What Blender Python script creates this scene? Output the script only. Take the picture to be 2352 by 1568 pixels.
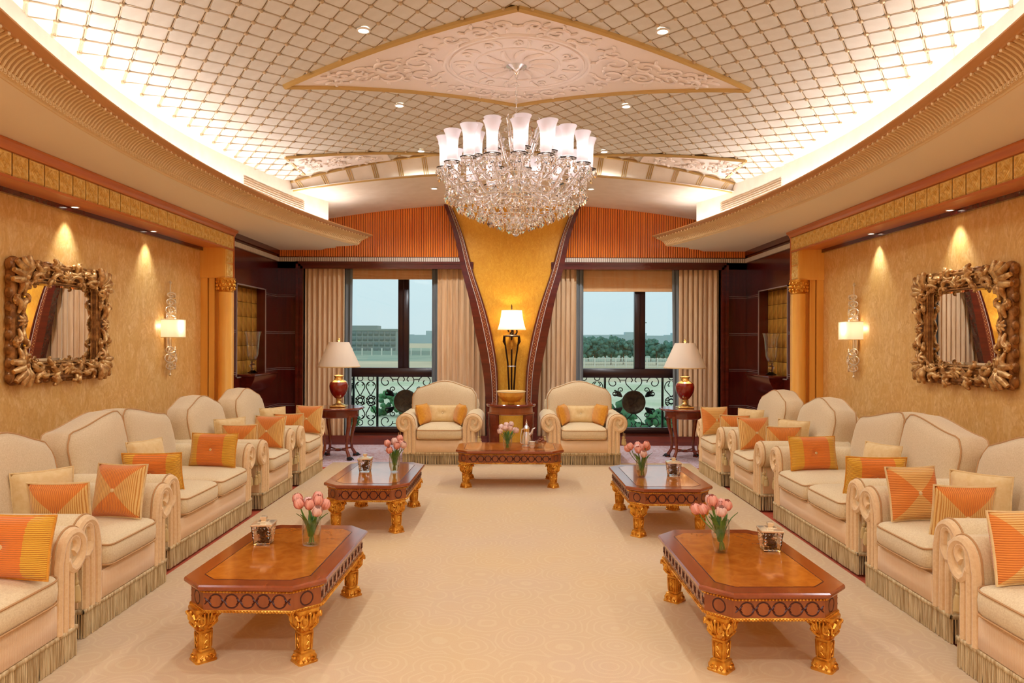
import bpy, math, random
from mathutils import Vector, Matrix, Euler
random.seed(7)
PI = math.pi
sc = bpy.context.scene
for o in list(bpy.data.objects): bpy.data.objects.remove(o)
COL = sc.collection
R = math.radians

# ------------------------------------------------------------------ camera, sky, exposure
cam_d = bpy.data.cameras.new('camera'); cam = bpy.data.objects.new('camera', cam_d); COL.objects.link(cam)
cam_d.sensor_width = 36.0; cam_d.lens = 1690.0 / 2352.0 * 36.0; cam_d.clip_end = 6000
cam.matrix_world = Matrix.Translation((0, 0, 1.6)) @ Matrix.Rotation(PI/2, 4, 'X') @ Matrix.Rotation(R(0.2), 4, 'Z')
sc.camera = cam
w = bpy.data.worlds.new('sky'); sc.world = w; w.use_nodes = True
nt = w.node_tree; nt.nodes.clear()
tc = nt.nodes.new('ShaderNodeTexCoord'); sx = nt.nodes.new('ShaderNodeSeparateXYZ')
rp = nt.nodes.new('ShaderNodeValToRGB'); bg = nt.nodes.new('ShaderNodeBackground'); wo = nt.nodes.new('ShaderNodeOutputWorld')
nt.links.new(tc.outputs['Generated'], sx.inputs[0]); nt.links.new(sx.outputs['Z'], rp.inputs[0])
rp.color_ramp.elements[0].position = 0.0; rp.color_ramp.elements[0].color = (.66, .80, .85, 1)
rp.color_ramp.elements[1].position = 0.12; rp.color_ramp.elements[1].color = (.70, .86, .93, 1)
nt.links.new(rp.outputs[0], bg.inputs[0]); bg.inputs[1].default_value = .71
nt.links.new(bg.outputs[0], wo.inputs[0])
sc.view_settings.view_transform = 'Standard'; sc.view_settings.look = 'None'
sc.view_settings.exposure = 0.56; sc.view_settings.gamma = 1.0; sc.view_settings.use_curve_mapping = False

WARM = (.88, .95, 1.0)
COVE = (.92, .96, 1.0)
P_DOWN = 36.0      # ceiling downlights, seen and added (W)
P_WASH = 18.0      # wall washers in the alcove header
P_COVE = 16.0      # cove strip emission strength
P_BULB = .36       # chandelier bulbs

SD = {-1: 'on the building-view side', 1: 'on the tree-view side'}   # which window stands on that side
def lamp(kind, name, loc, power, color=WARM, rot=None, size=.05, spot=None, blend=.6, parent=None):
    l = bpy.data.lights.new(name, kind); l.energy = power; l.color = color
    if kind == 'AREA': l.shape = 'DISK'; l.size = size
    else: l.shadow_soft_size = size
    if kind == 'SPOT': l.spot_size = spot; l.spot_blend = blend
    o = bpy.data.objects.new(name, l); COL.objects.link(o); o.location = loc
    if rot: o.rotation_euler = rot
    if parent: o.parent = parent
    return o

# ------------------------------------------------------------------ mesh helpers
class MB:
    def __init__(s): s.v = []; s.f = []
    def add(s, vs, fs, M=None):
        n = len(s.v)
        if M is not None: vs = [tuple(M @ Vector(p)) for p in vs]
        s.v += [tuple(p) for p in vs]; s.f += [tuple(i + n for i in f) for f in fs]
        return s
    def box(s, x0, x1, y0, y1, z0, z1, M=None):
        if x0 > x1: x0, x1 = x1, x0
        if y0 > y1: y0, y1 = y1, y0
        if z0 > z1: z0, z1 = z1, z0
        vs = [(x0,y0,z0),(x1,y0,z0),(x1,y1,z0),(x0,y1,z0),(x0,y0,z1),(x1,y0,z1),(x1,y1,z1),(x0,y1,z1)]
        return s.add(vs, [(3,2,1,0),(4,5,6,7),(0,1,5,4),(1,2,6,5),(2,3,7,6),(3,0,4,7)], M)
    def bev(s, x0, x1, y0, y1, z0, z1, b, M=None):
        if x0 > x1: x0, x1 = x1, x0
        if y0 > y1: y0, y1 = y1, y0
        def ring(z, i):
            a0, a1, c0, c1 = x0+i, x1-i, y0+i, y1-i; k = b
            return [(a0+k,c0,z),(a1-k,c0,z),(a1,c0+k,z),(a1,c1-k,z),(a1-k,c1,z),(a0+k,c1,z),(a0,c1-k,z),(a0,c0+k,z)]
        return s.loft([ring(z0, b*.8), ring(z0+b, 0), ring(z1-b, 0), ring(z1, b*.8)], M=M)
    def loft(s, rings, close=True, cap=True, M=None, wrap=False):
        n = len(rings[0]); vs = [p for r in rings for p in r]; fs = []
        m = len(rings)
        for i in range(m if wrap else m-1):
            for j in range(n if close else n-1):
                a = i*n+j; b_ = i*n+(j+1) % n; i2 = (i+1) % m
                fs.append((a, b_, i2*n+(j+1) % n, i2*n+j))
        if cap and not wrap:
            fs.append(tuple(range(n-1, -1, -1))); fs.append(tuple((m-1)*n+j for j in range(n)))
        return s.add(vs, fs, M)
    def tube(s, pts, r, n=6, closed=False, M=None, flat=None):
        pts = [Vector(p) for p in pts]; m = len(pts)
        if m < 2: return s
        rs = r if isinstance(r, (list, tuple)) else [r]*m
        rings = []; prev = None
        for i in range(m):
            if closed: t = pts[(i+1) % m]-pts[i-1]
            elif i == 0: t = pts[1]-pts[0]
            elif i == m-1: t = pts[-1]-pts[-2]
            else: t = pts[i+1]-pts[i-1]
            if t.length < 1e-9: t = Vector((0,0,1))
            t.normalize()
            if prev is None:
                up = Vector(flat) if flat else (Vector((0,0,1)) if abs(t.z) < .9 else Vector((0,1,0)))
                u = (up - t*up.dot(t))
                if u.length < 1e-6: u = t.orthogonal()
                u.normalize()
            else:
                u = prev - t*prev.dot(t)
                if u.length < 1e-6: u = t.orthogonal()
                u.normalize()
            prev = u; v = t.cross(u)
            rings.append([tuple(pts[i] + (u*math.cos(2*PI*k/n) + v*math.sin(2*PI*k/n))*rs[i]) for k in range(n)])
        return s.loft(rings, M=M, wrap=closed)
    def lathe(s, prof, n=24, c=(0,0,0), M=None, cap=True, sx=1, sy=1):
        rings = [[(c[0]+sx*max(r,1e-4)*math.cos(2*PI*k/n), c[1]+sy*max(r,1e-4)*math.sin(2*PI*k/n), c[2]+z) for k in range(n)] for r, z in prof]
        return s.loft(rings, M=M, cap=cap)
    def prism(s, out, a0, a1, axis='z', M=None):
        if axis == 'z': r = [[(p[0],p[1],a) for p in out] for a in (a0,a1)]
        elif axis == 'y': r = [[(p[0],a,p[1]) for p in out] for a in (a0,a1)]
        else: r = [[(a,p[0],p[1]) for p in out] for a in (a0,a1)]
        return s.loft(r, M=M)
    def ball(s, c, r, n=8, m=5, sc_=(1,1,1), M=None):
        rings = []
        for i in range(m+1):
            th = PI*i/m
            rr = max(math.sin(th), 1e-3)*r
            rings.append([(c[0]+sc_[0]*rr*math.cos(2*PI*k/n), c[1]+sc_[1]*rr*math.sin(2*PI*k/n), c[2]-sc_[2]*r*math.cos(th)) for k in range(n)])
        return s.loft(rings, M=M)
    def superq(s, a, b, c, e1=.3, e2=.3, n=32, m=14, cen=(0,0,0), M=None):
        def p(x, e): return math.copysign(abs(x)**e, x)
        rings = []
        for i in range(m+1):
            ph = -PI/2 + PI*i/m
            ph = max(min(ph, PI/2-.002), -PI/2+.002)
            cz = p(math.sin(ph), e1); cr = p(math.cos(ph), e1)
            rings.append([(cen[0]+a*cr*p(math.cos(2*PI*k/n), e2), cen[1]+b*cr*p(math.sin(2*PI*k/n), e2), cen[2]+c*cz) for k in range(n)])
        return s.loft(rings, M=M)
    def mesh(s, name, mat=None, ang=40):
        me = bpy.data.meshes.new(name); me.from_pydata(s.v, [], s.f)
        if mat: me.materials.append(mat)
        me.update()
        if ang:
            me.shade_smooth(); me.set_sharp_from_angle(angle=R(ang))
        return me
    def obj(s, name, mat, parent=None, ang=40, loc=None, rot=None, kind=None):
        return inst(name, s.mesh(name, mat, ang), parent, loc, rot, kind)

def inst(name, me, parent=None, loc=None, rot=None, kind=None, scale=None):
    o = bpy.data.objects.new(name, me); COL.objects.link(o)
    if loc is not None: o.location = loc
    if rot is not None: o.rotation_euler = rot
    if scale is not None: o.scale = scale
    if parent: o.parent = parent
    if kind: o['kind'] = kind
    return o
def tag(o, label, cat, group=None, kind=None):
    o['label'] = label; o['category'] = cat
    if group: o['group'] = group
    if kind: o['kind'] = kind
    return o
def thing(name, label, cat, loc=(0,0,0), rz=0, group=None):
    o = bpy.data.objects.new(name, None); COL.objects.link(o); o.empty_display_size = .1
    o.location = loc; o.rotation_euler = (0, 0, rz)
    return tag(o, label, cat, group)
def struct(mb, name, mat, label=None, ang=40):
    o = mb.obj(name, mat, ang=ang); o['kind'] = 'structure'
    if label: o['label'] = label
    return o
def sroot(name, label=None):
    o = bpy.data.objects.new(name, None); COL.objects.link(o); o['kind'] = 'structure'
    if label: o['label'] = label
    return o
def dup(root, loc, rz, label=None, group=None):
    r = root.copy(); COL.objects.link(r); r.location = loc; r.rotation_euler = (0, 0, rz)
    if label: r['label'] = label
    if group: r['group'] = group
    for ch in list(root.children):
        c = ch.copy(); COL.objects.link(c); c.parent = r
        for g in ch.children:
            d = g.copy(); COL.objects.link(d); d.parent = c
    return r
def arc(cx, cz, r, a0, a1, n=12):
    return [(cx+r*math.cos(R(a0+(a1-a0)*i/n)), cz+r*math.sin(R(a0+(a1-a0)*i/n))) for i in range(n+1)]
def spiral(cx, cy, r0, r1, a0, turns, n=18):
    out = []
    for i in range(n+1):
        t = i/n; r = r0+(r1-r0)*t; a = a0+turns*2*PI*t
        out.append((cx+r*math.cos(a), cy+r*math.sin(a)))
    return out
def xz(pts, y=0): return [(p[0], y, p[1]) for p in pts]
def lerp(tab, x):
    if x <= tab[0][0]: return tab[0][1]
    for (a, va), (b, vb) in zip(tab, tab[1:]):
        if x <= b: return va+(vb-va)*(x-a)/(b-a)
    return tab[-1][1]

# ------------------------------------------------------------------ materials
def srgb(r, g, b):
    f = lambda c: (c/255/12.92) if c/255 <= .04045 else ((c/255+.055)/1.055)**2.4
    return (f(r), f(g), f(b), 1)
class Mt:
    """small node-graph wrapper around one principled material"""
    def __init__(s, name, col=(.8,.8,.8,1), rough=.5, metal=0, **kw):
        s.m = bpy.data.materials.new(name); s.m.use_nodes = True
        s.t = s.m.node_tree; s.b = s.t.nodes['Principled BSDF']; s.out = s.t.nodes['Material Output']
        s.set('Base Color', col); s.set('Roughness', rough); s.set('Metallic', metal)
        for k, v in kw.items(): s.set(k, v)
        s._tc = None
    def set(s, k, v): s.b.inputs[k].default_value = v
    def n(s, ty, **kw):
        nd = s.t.nodes.new('ShaderNode'+ty)
        for k, v in kw.items(): setattr(nd, k, v)
        return nd
    def l(s, a, b): s.t.links.new(a, b)
    def co(s, scale=(1,1,1), rot=(0,0,0), world=False):
        if world:
            g = s.n('NewGeometry'); src = g.outputs['Position']
        else:
            if not s._tc: s._tc = s.n('TexCoord')
            src = s._tc.outputs['Object']
        mp = s.n('Mapping'); mp.inputs['Scale'].default_value = scale; mp.inputs['Rotation'].default_value = rot
        s.l(src, mp.inputs[0]); return mp.outputs[0]
    def noise(s, vec, scale=5, detail=4, rough=.55, dist=0):
        nd = s.n('TexNoise'); s.l(vec, nd.inputs['Vector'])
        nd.inputs['Scale'].default_value = scale; nd.inputs['Detail'].default_value = detail
        nd.inputs['Roughness'].default_value = rough; nd.inputs['Distortion'].default_value = dist
        return nd.outputs['Fac']
    def wave(s, vec, scale, dirn='X', dist=0, dscale=1, kind='BANDS', detail=2):
        nd = s.n('TexWave', wave_type=kind)
        if kind == 'BANDS': nd.bands_direction = dirn
        else: nd.rings_direction = dirn
        s.l(vec, nd.inputs['Vector']); nd.inputs['Scale'].default_value = scale
        nd.inputs['Distortion'].default_value = dist; nd.inputs['Detail Scale'].default_value = dscale; nd.inputs['Detail'].default_value = detail
        return nd.outputs['Fac']
    def ramp(s, fac, stops):
        nd = s.n('ValToRGB'); e = nd.color_ramp.elements
        e[0].position, e[0].color = stops[0]; e[1].position, e[1].color = stops[-1]
        for p, c in stops[1:-1]:
            x = e.new(p); x.color = c
        s.l(fac, nd.inputs[0]); return nd.outputs[0]
    def math(s, op, a, b=None):
        nd = s.n('Math', operation=op)
        for i, x in enumerate((a, b)):
            if x is None: continue
            if isinstance(x, (int, float)): nd.inputs[i].default_value = x
            else: s.l(x, nd.inputs[i])
        return nd.outputs[0]
    def mix(s, fac, a, b):
        nd = s.n('Mix', data_type='RGBA')
        for i, x in ((0, fac), (6, a), (7, b)):
            if isinstance(x, (int, float)): nd.inputs[i].default_value = x
            elif isinstance(x, tuple): nd.inputs[i].default_value = x
            else: s.l(x, nd.inputs[i])
        return nd.outputs[2]
    def sep(s, vec):
        nd = s.n('SeparateXYZ'); s.l(vec, nd.inputs[0]); return nd.outputs
    def color(s, c): s.l(c, s.b.inputs['Base Color']); return s
    def rough(s, c): s.l(c, s.b.inputs['Roughness']); return s
    def bump(s, h, strength=.3, dist=.01):
        nd = s.n('Bump'); nd.inputs['Strength'].default_value = strength; nd.inputs['Distance'].default_value = dist
        s.l(h, nd.inputs['Height']); s.l(nd.outputs[0], s.b.inputs['Normal']); return s

def noisy(name, c1, c2, rough=.5, scale=8, stretch=(1,1,1), metal=0, bump=0, dist=0, bscale=None, lo=.35, hi=.65, world=False, **kw):
    m = Mt(name, c1, rough, metal, **kw); v = m.co(stretch, world=world)
    f = m.noise(v, scale, dist=dist)
    m.color(m.ramp(f, [(lo, c1), (hi, c2)]))
    if bump: m.bump(m.noise(v, bscale or scale), bump)
    return m.m

def wood(name, c1, c2, rough=.25, axis='Z', scale=18, coat=.4):
    m = Mt(name, c1, rough); st = {'X': (.06,1,1), 'Y': (1,.06,1), 'Z': (1,1,.06)}[axis]
    f = m.noise(m.co(st), scale, 5, .6, .4)
    m.color(m.ramp(f, [(.3, c1), (.7, c2)])); m.set('Coat Weight', coat); m.set('Coat Roughness', .12)
    return m.m

PLASTER = noisy('cream plaster', srgb(238,224,206), srgb(231,215,195), .6, 6)
SOFFIT = Mt('soffit paint', srgb(250,234,208), .65).m
TILE = noisy('ceiling tile cream', srgb(222,216,204), srgb(214,206,192), .5, 9)
GROOVE = Mt('ceiling groove', srgb(170,140,105), .6).m
LATTICE = Mt('lattice rail', srgb(205,180,145), .35, .25).m
RELIEF = Mt('relief plaster', srgb(244,230,220), .5).m
GILTLINE = Mt('pale gilt line', srgb(205,170,105), .4, .4).m
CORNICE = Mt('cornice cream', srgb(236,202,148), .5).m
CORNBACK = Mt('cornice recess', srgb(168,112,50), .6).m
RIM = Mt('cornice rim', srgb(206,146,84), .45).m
MAHOG = wood('dark mahogany', srgb(92,22,14), srgb(70,14,10), .22, 'Z')
MAHOGX = wood('dark mahogany trim', srgb(104,30,18), srgb(78,18,12), .2, 'X')
TAMB = wood('tambour wood', srgb(252,150,54), srgb(232,118,36), .35, 'Z', 26, .2)
HONEY = wood('honey wood', srgb(255,196,92), srgb(246,170,66), .3, 'Z', 14, .3)
HEADER = wood('header wood', srgb(224,134,70), srgb(204,110,54), .3, 'Y', 14, .3)
TABLEW = wood('table rim wood', srgb(164,80,34), srgb(138,60,22), .16, 'Y', 16, .6)
TABLEB = noisy('table burl', srgb(212,124,40), srgb(188,100,26), .14, 9, (1,1,1), dist=1.2, **{'Coat Weight': .7, 'Coat Roughness': .06})
APRON = wood('apron wood', srgb(166,88,36), srgb(138,66,24), .25, 'Z', 14, .4)
INLAY = Mt('dark inlay', srgb(74,24,12), .3).m
REDWOOD = wood('red side table wood', srgb(140,56,28), srgb(104,34,18), .16, 'X', 14, .7)
def gold(name, c1, c2, rough=.32, metal=.75, sc_=30, bump=.25):
    return noisy(name, c1, c2, rough, sc_, metal=metal, bump=bump, lo=.38, hi=.6)
GOLD = gold('carved gilt', srgb(240,182,74), srgb(208,136,36), .34, .7, 22, .06)
GOLDP = gold('gilt panel', srgb(253,222,144), srgb(240,196,106), .45, .15, 30, .05)
GOLDS = Mt('polished gold', srgb(244,206,128), .22, .85).m
PALEGOLD = Mt('pale gilt metal', srgb(246,232,200), .22, .7).m
ANTIQ = gold('antique frame', srgb(232,192,126), srgb(176,124,66), .32, .45, 24, .2)
ANTIQD = gold('antique frame base', srgb(178,124,64), srgb(122,78,34), .4, .3, 18, .3)
WHITEGOLD = Mt('white gold', srgb(240,222,190), .3, .45).m
SILVER = Mt('silver', srgb(242,242,242), .22, .85).m
SILVERLINE = Mt('silver inlay', srgb(176,158,152), .4, .4).m
MIRROR = Mt('mirror', (.93,.93,.93,1), .0, 1.0).m
IRON = Mt('black iron', srgb(14,18,18), .4, .4).m
BRONZE = noisy('bronze medallion', srgb(84,64,48), srgb(52,38,30), .45, 20, metal=.5)
FRAMEW = Mt('window frame', srgb(52,28,26), .3).m
WHITE = Mt('white paint', srgb(236,226,212), .5).m
SHADE = Mt('lamp shade', srgb(246,222,192), .8).m
RED = Mt('red glaze', srgb(140,20,8), .08, **{'Coat Weight': 1.0}).m
BLACKF = Mt('black foot', srgb(20,16,14), .5).m

def fabric(name, c1, c2, scale=120, bump=.35, stripe=None):
    m = Mt(name, c1, .9); m.set('Sheen Weight', .25); v = m.co()
    f = m.noise(v, scale, 3, .7)
    col = m.ramp(f, [(.3, c1), (.7, c2)])
    if stripe:
        wv = m.wave(m.co((1,1,0), (0,0,R(45))), stripe[0], 'X')
        col = m.mix(m.ramp(wv, [(.45, (0,0,0,1)), (.6, (1,1,1,1))]), col, stripe[1])
        m.bump(wv, .25, .004)
    else: m.bump(f, bump, .004)
    m.color(col); return m.m
CHEN = fabric('cream chenille', srgb(242,222,180), srgb(222,194,146))
CHENB = fabric('cream chenille back', srgb(230,206,166), srgb(212,184,140))
STRIPE = fabric('pinstripe fabric', srgb(253,224,184), srgb(248,212,168), 60, .2, (62, srgb(238,196,146)))
ROLL = fabric('arm roll fabric', srgb(244,210,160), srgb(232,192,140), 60, .2)
FRINGE = noisy('bullion fringe', srgb(232,210,164), srgb(176,142,92), .85, 60, (1,1,.08))
PIPING = Mt('piping cord', srgb(196,148,96), .8).m
TASSEL = Mt('tassel cord', srgb(206,176,118), .7).m
CREAMC = fabric('cream silk', srgb(236,206,150), srgb(226,190,128), 30, .1)

def cord_mat(name, c1, c2, mode):
    """cushion covers: the pattern belongs to the cloth (local x, z of the cushion)"""
    m = Mt(name, c1, .75); m.set('Sheen Weight', .35); v = m.co(); s = m.sep(v)
    ax, az = m.math('ABSOLUTE', s[0]), m.math('ABSOLUTE', s[2])
    if mode in ('pin', 'pin90'):
        fac = m.math('GREATER_THAN', az, ax) if mode == 'pin' else m.math('GREATER_THAN', ax, az)
        wv = m.wave(v, 30, 'X' if mode == 'pin' else 'Z', .6, 2)
    else:
        fac = m.math('LESS_THAN', ax, .115)
        wv = m.wave(v, 34, 'Z', .8, 2)
    dark = m.ramp(wv, [(.1, srgb(216,114,34)), (.6, c1)]); light = m.ramp(wv, [(.1, srgb(210,140,50) if mode != 'band' else srgb(206,128,18)), (.6, c2)])
    m.color(m.mix(fac, light, dark)); m.bump(wv, .5, .006)
    return m.m
PIN = cord_mat('pinwheel cushion cloth', srgb(242,148,52), srgb(246,198,116), 'pin')
PIN90 = cord_mat('pinwheel cushion cloth turned', srgb(242,148,52), srgb(246,198,116), 'pin90')
BAND = cord_mat('banded cushion cloth', srgb(248,136,32), srgb(246,190,52), 'band')
YELL = fabric('yellow cushion cloth', srgb(232,164,46), srgb(214,136,28), 40, .4)

def wallpaper(name, c1, c2, c3, scale=3.2, rough=.42):
    m = Mt(name, c1, rough, .12); v = m.co((1,1,.6), world=True)
    a = m.noise(v, scale, 3, .5, 2.6); b = m.noise(v, scale*3.2, 4, .6, 1.5); c = m.noise(v, scale*14, 3, .7, .6)
    col = m.ramp(a, [(.40, c1), (.47, c2), (.52, c1), (.60, c2)])
    e_ = m.noise(v, scale*1.9, 2, .5, 3.2); col = m.mix(m.ramp(e_, [(.52, (0,0,0,1)), (.58, (.5,.5,.5,1)), (.66, (.15,.15,.15,1))]), col, c3)
    gr_ = m.noise(m.co((1,1,.1), world=True), 34, 3); col = m.mix(m.ramp(gr_, [(.38, (.45,.45,.45,1)), (.6, (0,0,0,1))]), col, c2)
    col = m.mix(m.ramp(b, [(.42, (0,0,0,1)), (.6, (.55,.55,.55,1))]), col, c2)
    col = m.mix(m.ramp(c, [(.35, (.35,.35,.35,1)), (.6, (0,0,0,1))]), col, c3)
    m.color(col); m.bump(a, .15, .004); return m.m
PAPER = wallpaper('gold damask paper', srgb(250,212,144), srgb(236,188,108), srgb(210,146,62))
PAPERY = wallpaper('yellow pier paper', srgb(238,180,62), srgb(228,164,44), srgb(208,138,26), 4.5)
NICHEG = noisy('niche gold leaf', srgb(216,160,62), srgb(190,128,40), .4, 7, metal=.3)

def carpet_field():
    m = Mt('peach carpet', srgb(230,192,150), .95); v = m.co(world=True)
    vo = m.n('TexVoronoi'); m.l(v, vo.inputs['Vector']); vo.inputs['Scale'].default_value = 4.2
    vo.inputs['Randomness'].default_value = .55
    d = m.math('ADD', vo.outputs['Distance'], m.math('MULTIPLY', m.noise(v, 4, 2), .30))
    ringw = m.math('SINE', m.math('MULTIPLY', d, 40.0))
    big = m.noise(v, .8, 3)
    base = m.ramp(big, [(.35, srgb(220,188,142)), (.65, srgb(216,186,152))])
    col = m.mix(m.ramp(ringw, [(.45, (0,0,0,1)), (.95, (.40,.40,.40,1))]), base, srgb(228,206,164))
    fine = m.noise(v, 260, 2)
    col = m.mix(m.ramp(fine, [(.3, (.16,.16,.16,1)), (.7, (0,0,0,1))]), col, srgb(200,156,110))
    m.color(col); m.bump(fine, .3, .004); return m.m
CARPET = carpet_field()
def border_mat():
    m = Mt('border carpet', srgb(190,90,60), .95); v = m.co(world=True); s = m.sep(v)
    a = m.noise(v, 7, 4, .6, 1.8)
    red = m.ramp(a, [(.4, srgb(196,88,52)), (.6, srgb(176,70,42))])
    daylit_mauve = m.ramp(a, [(.36, srgb(206,160,160)), (.5, srgb(232,214,222)), (.62, srgb(206,168,172))])
    m.color(m.mix(m.math('GREATER_THAN', s[1], 9.35), red, daylit_mauve)); return m.m  # window daylight painted in as pale mauve toward the back wall
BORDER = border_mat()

def glass(name, col=(1,1,1,1), rough=0.0, ior=1.5):
    m = Mt(name, col, rough, IOR=ior); m.set('Transmission Weight', 1.0); return m.m
GLASS = glass('clear glass'); CRYSTAL = glass('cut crystal', (1,1,1,1), .02, 1.55)
def pane_mat():
    m = bpy.data.materials.new('window glass'); m.use_nodes = True; t = m.node_tree; t.nodes.clear()
    o = t.nodes.new('ShaderNodeOutputMaterial'); mx = t.nodes.new('ShaderNodeMixShader'); lw = t.nodes.new('ShaderNodeLayerWeight'); fr = t.nodes.new('ShaderNodeMath'); fr.operation = 'MULTIPLY_ADD'
    tr = t.nodes.new('ShaderNodeBsdfTransparent'); gl = t.nodes.new('ShaderNodeBsdfGlossy'); gl.inputs['Roughness'].default_value = .02
    tr.inputs[0].default_value = (.94,.98,.97,1); lw.inputs[0].default_value = .3; t.links.new(lw.outputs['Facing'], fr.inputs[0]); fr.inputs[1].default_value = .18; fr.inputs[2].default_value = .02
    t.links.new(fr.outputs[0], mx.inputs[0]); t.links.new(tr.outputs[0], mx.inputs[1]); t.links.new(gl.outputs[0], mx.inputs[2]); t.links.new(mx.outputs[0], o.inputs[0])
    return m
PANE = pane_mat()
def thin_glass(name, tint=(.96,.98,.96,1), ior=1.35):
    m = pane_mat(); m.name = name
    for nd in m.node_tree.nodes:
        if nd.type == 'BSDF_TRANSPARENT': nd.inputs[0].default_value = tint
        if nd.type == 'MATH': nd.inputs[1].default_value = ior
    return m
VGLASS = thin_glass('vase glass', (.985,.99,.985,1), .7)
HURR = thin_glass('hurricane glass', (.97,.97,.96,1), .95); WATER = thin_glass('vase water', (.95,.97,.84,1), .08)
def translucent(name, col, emit=0, mixf=.6):
    m = bpy.data.materials.new(name); m.use_nodes = True; t = m.node_tree; t.nodes.clear()
    o = t.nodes.new('ShaderNodeOutputMaterial'); mx = t.nodes.new('ShaderNodeMixShader'); mx.inputs[0].default_value = mixf
    d = t.nodes.new('ShaderNodeBsdfDiffuse'); tr = t.nodes.new('ShaderNodeBsdfTranslucent')
    d.inputs[0].default_value = col; tr.inputs[0].default_value = col
    t.links.new(d.outputs[0], mx.inputs[1]); t.links.new(tr.outputs[0], mx.inputs[2])
    if emit:
        ad = t.nodes.new('ShaderNodeAddShader'); e = t.nodes.new('ShaderNodeEmission'); e.inputs[0].default_value = col; e.inputs[1].default_value = emit
        t.links.new(mx.outputs[0], ad.inputs[0]); t.links.new(e.outputs[0], ad.inputs[1]); t.links.new(ad.outputs[0], o.inputs[0])
    else: t.links.new(mx.outputs[0], o.inputs[0])
    return m
FROST = translucent('frosted glass', (.80,.74,.74,1), .12)
SILK = translucent('silk shade', (.98,.88,.70,1))
LINEN = translucent('linen shade', (.95,.86,.74,1)); CONE = translucent('cone shade', (.86,.74,.60,1), 0, .14)
def emit(name, col, s):
    m = bpy.data.materials.new(name); m.use_nodes = True; t = m.node_tree; t.nodes.clear()
    o = t.nodes.new('ShaderNodeOutputMaterial'); e = t.nodes.new('ShaderNodeEmission'); e.inputs[0].default_value = (*col[:3], 1); e.inputs[1].default_value = s
    t.links.new(e.outputs[0], o.inputs[0]); return m
BULB = emit('lit lamp disc', (1,.95,.85), 6); STRIP = emit('cove strip', COVE, P_COVE)
def drape(name, c1, c2):
    m = Mt(name, c1, .7); m.set('Sheen Weight', .2)
    f = m.noise(m.co((1,1,.12), world=True), 22, 3); m.color(m.ramp(f, [(.3, c1), (.7, c2)])); return m.m
CURT = drape('beige silk curtain', srgb(246,214,172), srgb(232,190,140))
CURTD = drape('slate inner curtain', srgb(150,156,156), srgb(124,132,136))
BLIND = drape('orange roman blind', srgb(255,212,158), srgb(252,198,138))
# ------------------------------------------------------------------ room shell
BANDB = Mt('band backing', srgb(150,128,108), .5).m
YB = 11.36                       # back wall face
XA, XD, XP = 3.86, 3.62, 3.55    # alcove wall, dark side wall, pilaster/frieze face
SZ = 3.0                         # soffit height
def vz(x): return 4.0 - .051*x*x          # main vault
def vlow(x): return 3.727 - .03*x*x       # plain end vault
def xarc(y): return 2.94 - (y-6.4)**2/28.4
YF0, YF1, YA0, YA1 = 2.05, 10.75, 3.45, 9.25

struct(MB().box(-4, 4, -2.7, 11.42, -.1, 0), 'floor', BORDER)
o = MB().bev(-2.335, 2.335, -2.55, 9.62, 0, .014, .006).obj('carpet', CARPET)
tag(o, 'large peach carpet woven with faint swirling rings, running between the two rows of seats', 'carpet')
struct(MB().box(-4, 4, -2.7, -2.6, 0, 3.1), 'wall_front', PAPER)

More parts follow.
